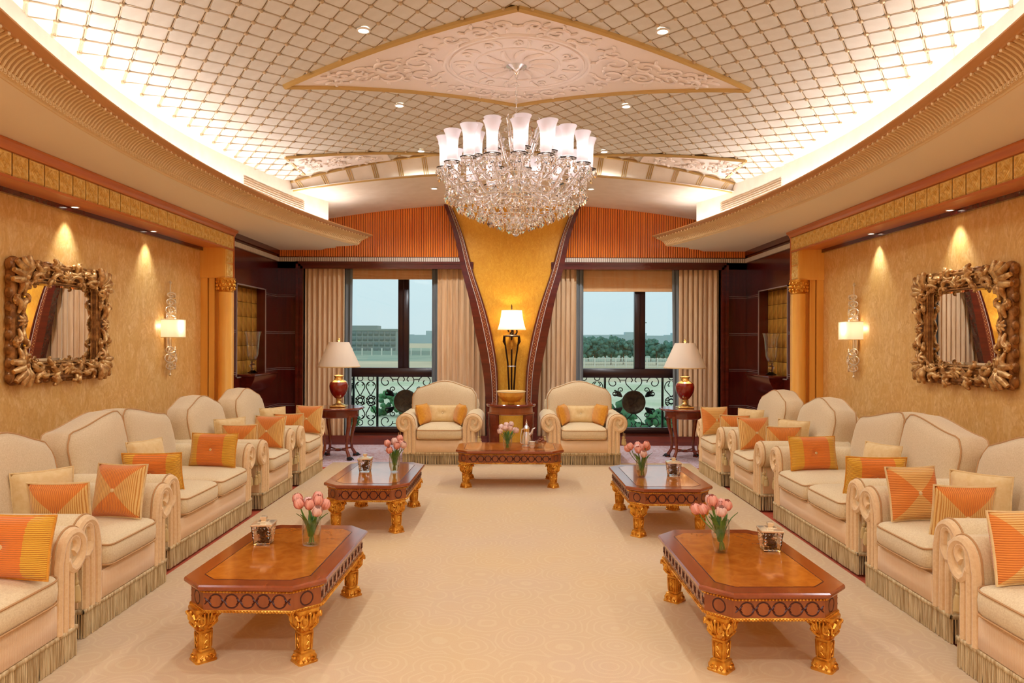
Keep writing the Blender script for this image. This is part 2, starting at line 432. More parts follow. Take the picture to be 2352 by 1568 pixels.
for s, side in ((-1, 'left'), (1, 'right')):
    struct(MB().box(s*XA, s*(XA+.12), -2.6, 9.16, 0, 3.05), 'wall_'+side, PAPER)
    b = MB(); b.box(s*XA, s*(XA-.02), -2.6, 9.1, 0, .14); struct(b, 'baseboard_'+side, MAHOGX)
    # panelled dark side wall with niche
    r = sroot('wall_%s_rear' % side, 'dark mahogany panelled side wall with a lit niche')
    n0, n1, nz0, nz1 = 9.66, 10.78, 1.12, 2.34
    x0, x1 = s*XD, s*(XD+.1)
    ys = [9.3, n0, n1, YB+.04]
    zs = [0, .6, nz0, 1.156, 1.71, 2.28, nz1, 2.82, 3.05]
    b = MB()
    b.box(x0, x1, 9.3, n0, 0, 3.05); b.box(x0, x1, n1, YB+.04, 0, 3.05)
    b.box(x0, x1, n0, n1, 0, nz0); b.box(x0, x1, n0, n1, nz1, 3.05)
    b.obj('panelling', MAHOG, r)
    b = MB()
    b.box(x1, s*(XD+.14), n0, n1, nz0-.02, nz0); b.box(x1, s*(XD+.14), n0, n1, nz1, nz1+.02)
    b.box(x1, s*(XD+.14), n0-.02, n0, nz0, nz1); b.box(x1, s*(XD+.14), n1, n1+.02, nz0, nz1)
    b.obj('niche_lining', MAHOG, r)
    MB().box(s*(XD+.14), s*(XD+.17), n0-.02, n1+.02, nz0-.02, nz1+.02).obj('niche_back', MAHOG, r)
    me = MB().bev(-.004, .012, -.091, .091, -.099, .099, .003).mesh('niche_panel', NICHEG)
    for i in range(6):
        for j in range(6):
            inst('niche_panel', me, r, (s*(XD+.132), n0+.0933+i*.1867, nz0+.1017+j*.2033))
    b = MB(); e = .016
    for (ya, yb, za, zb) in ((n0-e, n0, nz0-e, nz1+e), (n1, n1+e, nz0-e, nz1+e), (n0-e, n1+e, nz1, nz1+e), (n0-e, n1+e, nz0-e, nz0)):
        b.box(x0, s*(XD-.012), ya, yb, za, zb)
    b.obj('niche_trim', SILVERLINE, r)
    for z in (.6, 1.156, 1.71, 2.28):
        for dz in (0, .025):
            b = MB()
            for (ya, yb) in ((9.36, n0-e), (n1+e, YB)):
                if not (nz0 < z < nz1) and z != 1.156 : ya, yb = (9.36, YB) if ya < 9.5 else (YB-.01, YB)
                b.box(x0, s*(XD-.004), ya, yb, z+dz-.0025, z+dz+.0025)
            b.obj('silver_line', SILVERLINE, r)
    # fluted cornice strip
    b = MB().box(x0, s*(XD-.02), 9.36, YB, 2.82, 2.89)
    q = struct(b, 'trim_%s_band' % side, BANDB, 'pale fluted band running round the dark panelling')
    b = MB()
    for i in range(60):
        y = 9.38 + i*.033
        b.box(s*(XD-.02), s*(XD-.028), y, y+.02, 2.825, 2.885)
    b.obj('flutes', WHITE, q, kind='stuff')
    b = MB().box(x0, s*(XD-.03), 9.36, YB, 2.93, 3.0); struct(b, 'trim_%s_top' % side, MAHOGX)

    # alcove header with gilt frieze
    r = sroot('trim_%s_header' % side, 'orange wood alcove header carrying a frieze of square gilt panels')
    b = MB(); b.box(s*XP, s*(XA+.02), -2.6, 9.36, 2.75, 3.0); b.obj('header_beam', HEADER, r)
    b = MB(); b.box(s*(XA-.035), s*XA, -2.6, 9.12, 2.71, 2.75); b.obj('wall_moulding', MAHOGX, r)
    b = MB()
    prof = [(0, 2.925), (-.018, 2.93), (-.022, 2.95), (-.04, 2.965), (-.055, 2.98), (-.055, 2.998), (0, 2.998)]
    b.loft([[(s*(XP+p[0]), y, p[1]) for p in prof] for y in (-2.6, 9.39)]); b.obj('crown_moulding', HEADER, r)
    b = MB(); b.box(s*XP, s*(XP-.018), -2.6, 9.36, 2.735, 2.755); b.box(s*XP, s*(XP-.014), 9.345, 9.37, 2.38, 2.93); b.obj('lower_moulding', HEADER, r)
    MB().box(s*XP, s*(XP-.002), 3.3, 9.345, 2.755, 2.925).obj('frieze_ground', INLAY, r)
    # gilt square with concentric diamond relief
    g = MB(); h = .082
    g.box(-.004, .006, -h, h, -h, h)
    def frame(a, w_, t, dia=False):
        pts = [(a,0),(0,a),(-a,0),(0,-a)] if dia else [(a,a),(-a,a),(-a,-a),(a,-a)]
        for k in range(4):
            g.tube([(t, *pts[k]), (t, *pts[(k+1) % 4])], w_, 4)
    frame(.074, .006, .006); frame(.062, .005, .007, True); frame(.036, .005, .008, True)
    g.lathe([(.014, 0), (.010, .008), (.001, .012)], 8, M=Matrix.Translation((.004,0,0)) @ Matrix.Rotation(PI/2, 4, 'Y'))
    for sy in (-1, 1):
        for sz_ in (-1, 1):
            g.tube(xz([(0, 0)]*1) + [(0,0,0)], .001, 3) if False else None
            sp = spiral(sy*.052, sz_*.052, .017, .004, 0, 1.25, 10)
            g.tube([(.007, p[0], p[1]) for p in sp], .004, 4)
    me = g.mesh('gilt_panel', GOLDP)
    y = 9.36-.09-.012
    while y > 3.4:
        inst('gilt_panel', me, r, (s*(XP-.002), y, 2.84), (0, 0, PI if s > 0 else 0)); y -= .18
    for k in range(2):
        inst('gilt_panel', me, r, (s*(XP-.002), 9.23, 2.655-k*.18), (0, 0, PI if s > 0 else 0), scale=(1, 1.15, 1))
    # pilaster, column, capital
    r = sroot('trim_%s_pilaster' % side, 'honey wood pilaster with a half column and gilt basket capital')
    b = MB(); b.box(s*XP, s*XA, 9.1, 9.36, 2.375, 2.75); b.obj('block', HONEY, r)
    b = MB()
    b.box(s*(XP+.05), s*XA, 9.2, 9.36, 0, 2.375); b.box(s*(XA-.08), s*XA, 9.12, 9.2, 0, 2.75); b.box(s*(XA-.16), s*(XA-.09), 9.15, 9.2, 0, 2.375)
    b.obj('shaft_backing', HONEY, r)
    b = MB().lathe([(.1, 0), (.1, .12), (.088, .14), (.085, 2.16), (.085, 2.2)], 20, (s*3.57, 9.17, 0)); b.obj('column', HONEY, r)
    b = MB().box(s*(XP-.01), s*(XP+.06), 9.24, 9.36, 0, 2.375); b.obj('edge_strip', HONEY, r)
    b = MB().lathe([(.088, 2.2), (.096, 2.21), (.088, 2.225), (.104, 2.34), (.115, 2.35), (.115, 2.375), (.0, 2.375)], 16, (s*3.57, 9.17, 0))
    for k in range(3):
        for q in range(12):
            a = 2*PI*(q+.5*(k % 2))/12
            b.ball((s*3.57+.1*math.cos(a), 9.17+.1*math.sin(a), 2.245+k*.042), .023, 6, 4, (.9,.9,1))
    b.obj('capital', GOLD, r)

# ---- back wall, pier, window recess
r = sroot('wall_back', 'back wall of mahogany and vertical tambour slats')
OX, OZ = 3.22, 2.72
b = MB()
for s in (-1, 1): b.box(s*OX, s*3.72, YB, YB+.5, 0, 2.9)
b.obj('side_panel', MAHOG, r)
b = MB(); b.box(-3.72, 3.72, YB, YB+.5, OZ, 2.9); b.box(-3.9, 3.9, YB+.02, YB+.5, 2.9, 3.8); b.obj('lintel', MAHOG, r)
b = MB(); b.box(-.36, .36, YB, YB+.5, 0, OZ); b.obj('pier_core', MAHOG, r)
for s in (-1, 1):
    b = MB()
    x = .74
    while x < 3.62:
        zt = vlow(x)+.03
        xx = s*x; h = .0155
        b.loft([[(xx-h, YB+.02, z), (xx-h*.8, YB+.006, z), (xx, YB, z), (xx+h*.8, YB+.006, z), (xx+h, YB+.02, z)] for z in (2.9, zt)], close=False, cap=False)
        x += .036
    b.obj('tambour_slats', TAMB, r, kind='stuff')
    b = MB(); b.box(s*.7, s*3.62, YB-.022, YB, 2.82, 2.89); q = b.obj('band', BANDB, r)
    b = MB(); x = .78
    while x < 3.6:
        b.box(s*x, s*(x+.02), YB-.03, YB-.02, 2.825, 2.885); x += .033
    b.obj('band_flutes', WHITE, q, kind='stuff')
    b = MB()
    for (a0, a1, t) in ((0, .035, .05), (.035, .07, .035), (.07, .11, .055)):
        b.box(s*.6, s*(OX+.11-a0), YB-t, YB+.02, 2.82-a1, 2.82-a0)
        b.box(s*(OX+.11-a1), s*(OX+.11-a0), YB-t, YB+.02, 0, 2.82-a0)
    b.obj('window_casing', MAHOGX, r)
    for z in (.6, 1.156, 1.71, 2.28):
        for dz in (0, .025):
            MB().box(s*(OX+.13), s*3.62, YB-.004, YB, z+dz-.0025, z+dz+.0025).obj('silver_line', SILVERLINE, r)
    MB().box(s*.36, s*OX, YB, YB+.42, 0, .14).obj('kerb', REDWOOD, r)

pier_o = [(0, 56), (.84, 60), (1.23, 67), (1.78, 85), (2.23, 96), (2.71, 117), (3.24, 131), (3.69, 156), (3.8, 162)]
pier_i = [(0, 30), (.84, 31), (1.23, 33), (1.78, 48), (2.23, 67), (2.71, 93), (3.24, 112), (3.69, 140), (3.8, 147)]
def smooth(tab):
    z = [i*.095 for i in range(41)]; v = [lerp(tab, q)*.006722 for q in z]
    for _ in range(6): v = [v[0]]+[(v[i-1]+2*v[i]+v[i+1])/4 for i in range(1, 40)]+[v[-1]]
    return list(zip(z, v))
po, pi_ = smooth(pier_o), smooth(pier_i)
r = sroot('trim_pier', 'flaring pier of yellow damask paper framed by curved mahogany ribs with a studded lattice band')
b = MB(); vs = []; fs = []
for i, (z, hw) in enumerate(pi_):
    zz = min(z, 3.72); vs += [(-hw-.01, YB-.02, zz), (hw+.01, YB-.02, zz)]
    if i: fs.append((2*i-2, 2*i-1, 2*i+1, 2*i))
b.add(vs, fs); b.obj('pier_paper', PAPERY, r, ang=0)
def strip(f0, f1, y0, y1, mat, name, s):
    rings = []
    for k in range(len(po)):
        z = min(po[k][0], 3.72); a = s*(pi_[k][1]+(po[k][1]-pi_[k][1])*f0); c = s*(pi_[k][1]+(po[k][1]-pi_[k][1])*f1)
        rings.append([(a, y1, z), (a, y0, z), (c, y0, z), (c, y1, z)])
    return MB().loft(rings).obj(name, mat, r)
LATB = noisy('lattice band wood', srgb(150,70,34), srgb(112,44,22), .35, 40)
for s in (-1, 1):
    strip(.50, 1.0, YB-.12, YB+.02, MAHOGX, 'outer_rib', s)
    strip(.06, .50, YB-.085, YB+.02, LATB, 'lattice_band', s)
    strip(-.02, .06, YB-.1, YB+.02, MAHOGX, 'inner_bead', s)
    for f in (.12, .45):
        MB().tube([(s*(pi_[k][1]+(po[k][1]-pi_[k][1])*f), YB-.086, min(pi_[k][0], 3.72)) for k in range(len(po))], .0045, 4).obj('white_line', WHITE, r)
    b = MB()
    for k in range(150):
        z = .05+k*.0245
        hi, ho = lerp(pi_, z), lerp(po, z)
        b.ball((s*(hi+(ho-hi)*(.285+.04*(1 if k % 2 else -1))), YB-.088, z), .006, 5, 3)
    b.obj('studs', GOLDP, r, kind='stuff')

# ---- outer wall and windows
b = MB()
WIN = {-1: (-2.70, -.86, -1.728), 1: (1.06, 2.92, 2.035)}
for s in (-1, 1):
    a, c, m = WIN[s]
    lo, hi = (-3.3, -.36) if s < 0 else (.36, 3.3)
    b.box(lo, a, 11.78, 11.9, 0, 2.9); b.box(c, hi, 11.78, 11.9, 0, 2.9); b.box(a, c, 11.78, 11.9, 2.72, 2.9); b.box(a, c, 11.78, 11.9, 0, .15)
    b.box(s*3.22, s*3.3, 11.36, 11.8, 0, 2.9)
struct(b, 'wall_back_outer', PLASTER)
for i, s in enumerate((-1, 1)):
    a, c, m = WIN[s]; y0, y1 = 11.72, 11.8
    wr = sroot('window_%d' % (i+1), 'dark brown framed window with a heavy transom and an ironwork guard outside')
    def fr(x0, x1, z0, z1, nm='frame_bar', yy0=y0, yy1=y1): MB().bev(x0, x1, yy0, yy1, z0, z1, .008).obj(nm, FRAMEW, wr)
    fr(a, a+.055, .15, 2.72, 'jamb'); fr(c-.055, c, .15, 2.72, 'jamb'); fr(a, c, 2.64, 2.72, 'head'); fr(a, c, .14, .235, 'sill_rail')
    fr(a, c, 1.03, 1.175, 'transom', 11.69, 11.82); fr(m-.085, m+.085, 1.17, 2.66, 'mullion', 11.70, 11.81)
    fr(m-.01, m+.01, 1.175, 2.64, 'sash_line', 11.69, 11.7)
    for (x0, x1, z0, z1) in ((a+.05, m-.08, 1.17, 2.65), (m+.08, c-.05, 1.17, 2.65), (a+.05, c-.05, .23, 1.04)):
        MB().box(x0, x1, 11.755, 11.763, z0, z1).obj('pane', PANE, wr)

# ------------------------------------------------------------------ ceiling
# soffit with curved edges
N = 60
ysv = [YF0+(YF1-YF0)*i/N for i in range(N+1)]
b = MB(); b.box(-4, 4, -2.7, YF0, SZ, SZ+.05)
for s in (-1, 1):
    rings = [[(s*3.99, y, SZ), (s*xarc(y), y, SZ), (s*xarc(y), y, SZ+.05), (s*3.99, y, SZ+.05)] for y in ysv]
    b.loft(rings)
    poly = [(s*xarc(YF1), YF1), (s*2.45, YF1+.1), (s*2.62, YF1+.17), (s*2.66, YF1+.32), (s*2.82, YF1+.40), (s*2.95, YB), (s*3.99, YB), (s*3.99, YF1)]
    b.prism(poly, SZ, SZ+.05)
struct(b, 'ceiling', SOFFIT)

r = sroot('ceiling_vault', 'shallow vaulted ceiling quilted with diamond tiles')
nx = 40; b = MB(); XV = 3.2
def sheet(bm, y0, y1, fz, ny=1, up=0):
    vs = []; fs = []
    for j in range(ny+1):
        for i in range(nx+1):
            x = -XV+2*XV*i/nx; vs.append((x, y0+(y1-y0)*j/ny, fz(x)+up))
    for j in range(ny):
        for i in range(nx):
            a = j*(nx+1)+i; fs.append((a, a+nx+1, a+nx+2, a+1))
    bm.add(vs, fs)
sheet(b, YA0, YA1, vz); b.obj('vault_shell', GROOVE, r)
b = MB(); sheet(b, YA1-.02, YB+.1, vlow); sheet(b, YF0-.2, YA0+.02, vlow); b.obj('plain_vault', PLASTER, r)
def strip_x(y, fz0, fz1, dy=.0, bm=None):
    bm = bm or MB(); vs = []; fs = []
    for i in range(nx+1):
        x = -XV+2*XV*i/nx
        for t in range(4):
            u = t/3; vs.append((x, y+dy*math.sin(u*PI/2), fz0(x)+(fz1(x)-fz0(x))*u))
    for i in range(nx):
        for t in range(3):
            a = i*4+t; fs.append((a, a+1, a+5, a+4))
    return bm.add(vs, fs)
for y, dy in ((YA1, .05), (YA0, -.05)):
    o = strip_x(y, vz, vlow, dy).obj('end_arch', PLASTER, r)
b = MB()
sheet(b, YA0, YA0+.0, vz) if False else None
# plain margin beside the springing line (tile field ends at 2.96)
for s in (-1, 1):
    MB().loft([[(s*2.84, y, vz(2.84)-.006), (s*3.0, y, vz(3.0)-.008), (s*3.2, y, vz(3.2)-.012), (s*3.2, y, vz(3.2)+.02), (s*2.84, y, vz(2.84)+.02)] for y in (YA0, YA1)]).obj('vault_margin', PLASTER, r)
# arch mouldings and ribs
for fz, dz, yy, rad in ((vz, -.012, YA1-.012, .016), (vlow, -.004, YA1+.035, .014)):
    MB().tube([(-3.0+6.0*i/60, yy, fz(-3.0+6.0*i/60)+dz) for i in range(61)], rad, 6).obj('arch_moulding', GILTLINE, r)
for k in range(-9, 10):
    xc = k*.32 + (.16 if k >= 0 else .16)
    if abs(xc) > 2.9: continue
    for dx in (-.024, 0, .024):
        pts = []
        for t in range(4):
            u = t/3; x = (xc+dx)*(1-.0*u); pts.append((x*(1-.03*u), YA1+.05*math.sin(u*PI/2)-.006, vz(x)+(vlow(x)-vz(x))*u))
        MB().tube(pts, .006, 4).obj('arch_rib', GILTLINE, r)

# diamond field
PX, PY = .1025, .1405
NY0 = 5.265; CX = .035
def in_diamond(x, y, m=0):
    return abs(x-CX)/(1.98+m) + abs(y-6.3)/(1.06+m*.54) < 1
def in_tri(x, y, m=0):
    ax = abs(x)
    return 1.62-m < ax < 2.62+m and y > 8.22-m + (2.57-ax)*(8.80-8.22)/(2.57-1.62) and y < 9.04+m
cells = []; cut = []
for iy in range(-14, 32):
    yc = NY0+iy*PY
    for ix in range(-30, 31):
        if (ix+iy) % 2: continue
        xc = CX+ix*PX
        if abs(xc) > 2.93 or yc < YA0+.12 or yc > YA1-.1: continue
        if in_tri(xc, yc, -.02): continue
        ins = [in_diamond(xc+dx, yc+dy, .012) for dx, dy in ((PX, 0), (-PX, 0), (0, PY), (0, -PY))]
        if all(ins): continue
        (cut if any(ins) else cells).append((xc, yc))
# bosses lie at odd sites, tiles are centred on even sites
def visible(x, y):
    z = vz(x); px = 1176+1690*x/y; py = 784-1690*(z-1.6)/y
    return -40 < px < 2392 and py > -40
vis = [c for c in cells if visible(*c)]
vis.sort(key=lambda c: c[1]**2*(1+.0*c[0]))
def tile_verts(k=.90):
    q = .085; a, c = PX*k, PY*k
    out = []
    cor = [(a,0),(0,c),(-a,0),(0,-c)]
    for i in range(4):
        p, n_, pr = cor[i], cor[(i+1) % 4], cor[i-1]
        out.append((p[0]+(pr[0]-p[0])*q, p[1]+(pr[1]-p[1])*q)); out.append((p[0]+(n_[0]-p[0])*q, p[1]+(n_[1]-p[1])*q))
    return out
base_o = tile_verts(.95)
def tile_mesh(bm, M=None):
    r0 = [(x, y, .004) for x, y in base_o]; r1 = [(x, y, -.010) for x, y in base_o]; r2 = [(x*.92, y*.92, -.018) for x, y in base_o]
    bm.loft([r0, r1, r2], M=M)
t = MB(); tile_mesh(t); tme = t.mesh('ceiling_tile', TILE, 25)
near = set(vis[:230])
rest = MB()
for (x, y) in cells:
    tilt = math.atan(-.102*x)
    if (x, y) in near: inst('ceiling_tile', tme, r, (x, y, vz(x)), (0, -tilt, 0))
    else: tile_mesh(rest, Matrix.Translation((x, y, vz(x))) @ Matrix.Rotation(-tilt, 4, 'Y'))
for (x, y) in cut:       # tiles trimmed along the medallion border
    sx_, sy_ = (1 if x >= CX else -1), (1 if y >= 6.3 else -1)
    def dist(p): return sx_*(x+p[0]-CX)/1.995+sy_*(y+p[1]-6.3)/1.068-1
    poly = []
    for i in range(8):
        p, q = base_o[i-1], base_o[i]; dp, dq = dist(p), dist(q)
        if (dp >= 0) != (dq >= 0):
            t_ = dp/(dp-dq); poly.append((p[0]+(q[0]-p[0])*t_, p[1]+(q[1]-p[1])*t_))
        if dq >= 0: poly.append(q)
    if len(poly) < 3: continue
    gx, gy = sum(p[0] for p in poly)/len(poly), sum(p[1] for p in poly)/len(poly)
    sm = [(gx+(p[0]-gx)*.92, gy+(p[1]-gy)*.92) for p in poly]
    MB().loft([[(p[0], p[1], .004) for p in poly], [(p[0], p[1], -.010) for p in poly], [(p[0], p[1], -.018) for p in sm]]).obj('ceiling_tile', TILE, r, 25, (x, y, vz(x)), (0, math.atan(.102*x), 0))
rest.obj('ceiling_tiles_beyond', TILE, r, 25, kind='stuff')
rails = MB(); knobs = MB()
for iy in range(-14, 32):
    yc = NY0+iy*PY
    for ix in range(-30, 31):
        if (ix+iy) % 2 == 0: continue
        xc = CX+ix*PX
        if abs(xc) > 2.96 or yc < YA0+.05 or yc > YA1-.02: continue
        if in_diamond(xc, yc, .02) or in_tri(xc, yc, .0): continue
        z = vz(xc)-.02
        knobs.lathe([(.017, .02), (.017, -.004), (.011, -.010), (.001, -.013)], 6, (xc, yc, z))
        for dx, dy in ((PX, PY), (-PX, PY)):
            x2, y2 = xc+dx, yc+dy
            if abs(x2) > 2.96 or in_diamond(x2, y2, .0) or in_tri(x2, y2, 0) or y2 > YA1-.02: continue
            L = math.hypot(dx, dy); ux, uy = -dy/L*.0055, dx/L*.0055
            for sg in (-1, 1):
                rails.tube([(xc+ux*sg+dx*.1, yc+uy*sg+dy*.1, z+.006), (x2+ux*sg-dx*.1, y2+uy*sg-dy*.1, vz(x2)-.014)], .0035, 3)
rails.obj('lattice_rails', LATTICE, r, 0, kind='stuff'); knobs.obj('lattice_bosses', LATTICE, r, kind='stuff')

# diamond medallion panel with plaster relief
def vpt(x, y, d=0): return (x+CX, y, vz(x+CX)-d)
b = MB(); vs = []; fs = []; n1 = 48
for i in range(n1+1):
    x = -1.98+3.96*i/n1; hw = max(1.06*(1-abs(x)/1.98), .001)
    for yy in (6.3-hw, 6.3+hw): vs.append(vpt(x, yy, .03))
    if i: fs.append((2*i-2, 2*i-1, 2*i+1, 2*i))
b.add(vs, fs); b.obj('medallion_panel', RELIEF, r)
cor = [(-1.99, 6.3), (0, 5.235), (1.99, 6.3), (0, 7.365)]
for k in range(4):
    p, q = cor[k], cor[(k+1) % 4]
    MB().tube([vpt(p[0]+(q[0]-p[0])*i/20, p[1]+(q[1]-p[1])*i/20, .03) for i in range(21)], .026, 6).obj('medallion_border', GILTLINE, r)
def scroll_relief(bm, cx, cy, r0, a0, turns, rad=.016, sy=1):
    pts = spiral(0, 0, r0, r0*.15, a0, turns, 16)
    bm.tube([vpt(cx+p[0], cy+sy*p[1], .040) for p in pts], [rad*(1-.5*i/16) for i in range(17)], 5)
def leaf_relief(bm, x, y, a, L, wd=.03):
    pts = []; rs = []
    for i in range(6):
        u = i/5; aa = a+.5*u*(1 if wd > 0 else -1)
        pts.append(vpt(x+L*u*math.cos(aa), y+L*u*math.sin(aa), .040)); rs.append(abs(wd)*(.35+1.3*u*(1-u)*1.5)*(1 if i < 5 else .3))
    bm.tube(pts, rs, 5)
rel = MB()
for rr, w_ in ((.62, .016), (.57, .011), (.36, .01)):
    rel.tube([vpt(rr*math.cos(2*PI*i/48), 6.3+rr*math.sin(2*PI*i/48), .036) for i in range(48)], w_, 5, closed=True)
for k in range(12):
    a = 2*PI*k/12
    leaf_relief(rel, .12*math.cos(a), 6.3+.12*math.sin(a), a-.2, .22, .03)
    leaf_relief(rel, .40*math.cos(a+.2), 6.3+.40*math.sin(a+.2), a+.5, .15, -.02)
    scroll_relief(rel, .47*math.cos(a), 6.3+.47*math.sin(a), .045, a, 1.4, .010)
for sx_ in (-1, 1):
    for sy_ in (-1, 1):
        for (cx, cy, rr, a0, tn) in ((.82, .13, .15, PI, -1.3), (1.08, .12, .12, 0, 1.4), (.78, .34, .09, PI/2, 1.2), (1.33, .09, .08, PI, -1.3), (1.55, .06, .05, 0, 1.3), (.30, .66, .10, 0, 1.3), (.12, .80, .07, PI, -1.2), (.52, .56, .08, PI, 1.2)):
            pts = spiral(0, 0, rr, rr*.15, a0, tn, 16)
            rel.tube([vpt(sx_*(cx+p[0]), 6.3+sy_*(cy+p[1]), .040) for p in pts], [.014*(1-.5*i/16) for i in range(17)], 5)
            for q in range(4):
                aa = a0+q*1.1
                x_, y_ = sx_*(cx+rr*1.0*math.cos(aa)), 6.3+sy_*(cy+rr*1.0*math.sin(aa))
                leaf_relief(rel, x_, y_, math.atan2(sy_*math.sin(aa), sx_*math.cos(aa)), .07, .018*sx_*sy_)
    for q in range(7):
        leaf_relief(rel, sx_*(1.02+.1*q), 6.3, (0 if sx_ > 0 else PI)+(.5 if q % 2 else -.5), .12, .022)
rel.obj('medallion_relief', RELIEF, r)
# corner relief panels against the end arch
for s in (-1, 1):
    A, B_, C_ = (s*2.57, 8.22), (s*2.59, 9.02), (s*1.55, 8.84)
    D_ = (s*1.55, 9.2); E_ = (s*2.3, 9.1)
    b = MB(); n1 = 20; vs = []; fs = []
    for i in range(n1+1):
        u = i/n1; x = A[0]+(C_[0]-A[0])*u; ya = A[1]+(C_[1]-A[1])*u; yb = B_[1]+.16*u
        vs += [vpt(x, ya, .03), vpt(x, yb, .03)]
        if i: fs.append((2*i-2, 2*i-1, 2*i+1, 2*i))
    b.add(vs, fs); b.obj('corner_panel', RELIEF, r)
    for p, q in ((A, B_), (A, (s*.9, 9.21))):
        MB().tube([vpt(p[0]+(q[0]-p[0])*i/12, p[1]+(q[1]-p[1])*i/12, .03) for i in range(13)], .018, 6).obj('corner_border', GILTLINE, r)
    rel = MB(); random.seed(3)
    for k in range(60):
        u = random.random()**1.3*.85; v = .15+.7*random.random()
        x = A[0]+(C_[0]-A[0])*u; ya = A[1]+(C_[1]-A[1])*u; yb = B_[1]+.16*u
        y = ya+(yb-ya)*v
        if k % 3: leaf_relief(rel, x, y, random.random()*6.28, .07, .02)
        else: scroll_relief(rel, x, y, .045, random.random()*6, 1.3, .012)
    rel.obj('corner_relief', RELIEF, r)

# recessed ceiling downlights
dl = MB().lathe([(.052, 0), (.052, -.008), (.040, -.010), (.036, 0), (.036, .01)], 18, cap=False).mesh('trim_ring', WHITE)
dd = MB().lathe([(.036, -.003), (.001, -.003)], 16).mesh('lit_disc', BULB)
def downlight(x, y, z, rot=0, p=P_DOWN, vis=True):
    t = thing('ceiling_downlight', 'small white recessed downlight glowing in the quilted ceiling' if z > 3.8 else 'small white recessed downlight in the plain ceiling', 'downlight', (x, y, z), 0, 'recessed ceiling downlights')
    t.rotation_euler = (0, rot, 0)
    inst('trim_ring', dl, t); inst('lit_disc', dd, t)
    lamp('SPOT', 'downlight_lamp', (x, y, z-.03), p, WARM, size=.05, spot=R(152), blend=.5)
for y in (5.46, 7.2, 8.92):
    for s in (-1, 1): downlight(s*1.11, y, vz(1.11)-.03, 0)
for s in (-1, 1): downlight(s*1.11, 3.9, vz(1.11)-.03)
for s in (-1, 1): downlight(s*1.07, 10.05, vlow(1.07)-.004, p=P_DOWN*1.5)
for y in (-1.6, 0.0, 1.5):
    for x in (-2.9, -1.1, 1.1, 2.9): downlight(x, y, SZ-.004, p=P_DOWN)  # fill lamps added out of view around the camera to brighten the foreground
# wall washers under the alcove header
for s in (-1, 1):
    for y in (2.2, 3.57, 4.96, 6.35, 7.74):
        t = thing('header_spotlight', 'tiny white spotlight set in the underside of the wooden alcove header', 'spotlight', (s*3.775, y, 2.749), 0, 'spotlights in the alcove headers')
        inst('trim_ring', dl, t, scale=(.7,.7,.7)); inst('lit_disc', dd, t, scale=(.7,.7,.7))
        lamp('SPOT', 'washer_lamp', (s*3.765, y, 2.73), P_WASH, WARM, rot=(0, 0, 0), size=.02, spot=R(75), blend=.8)

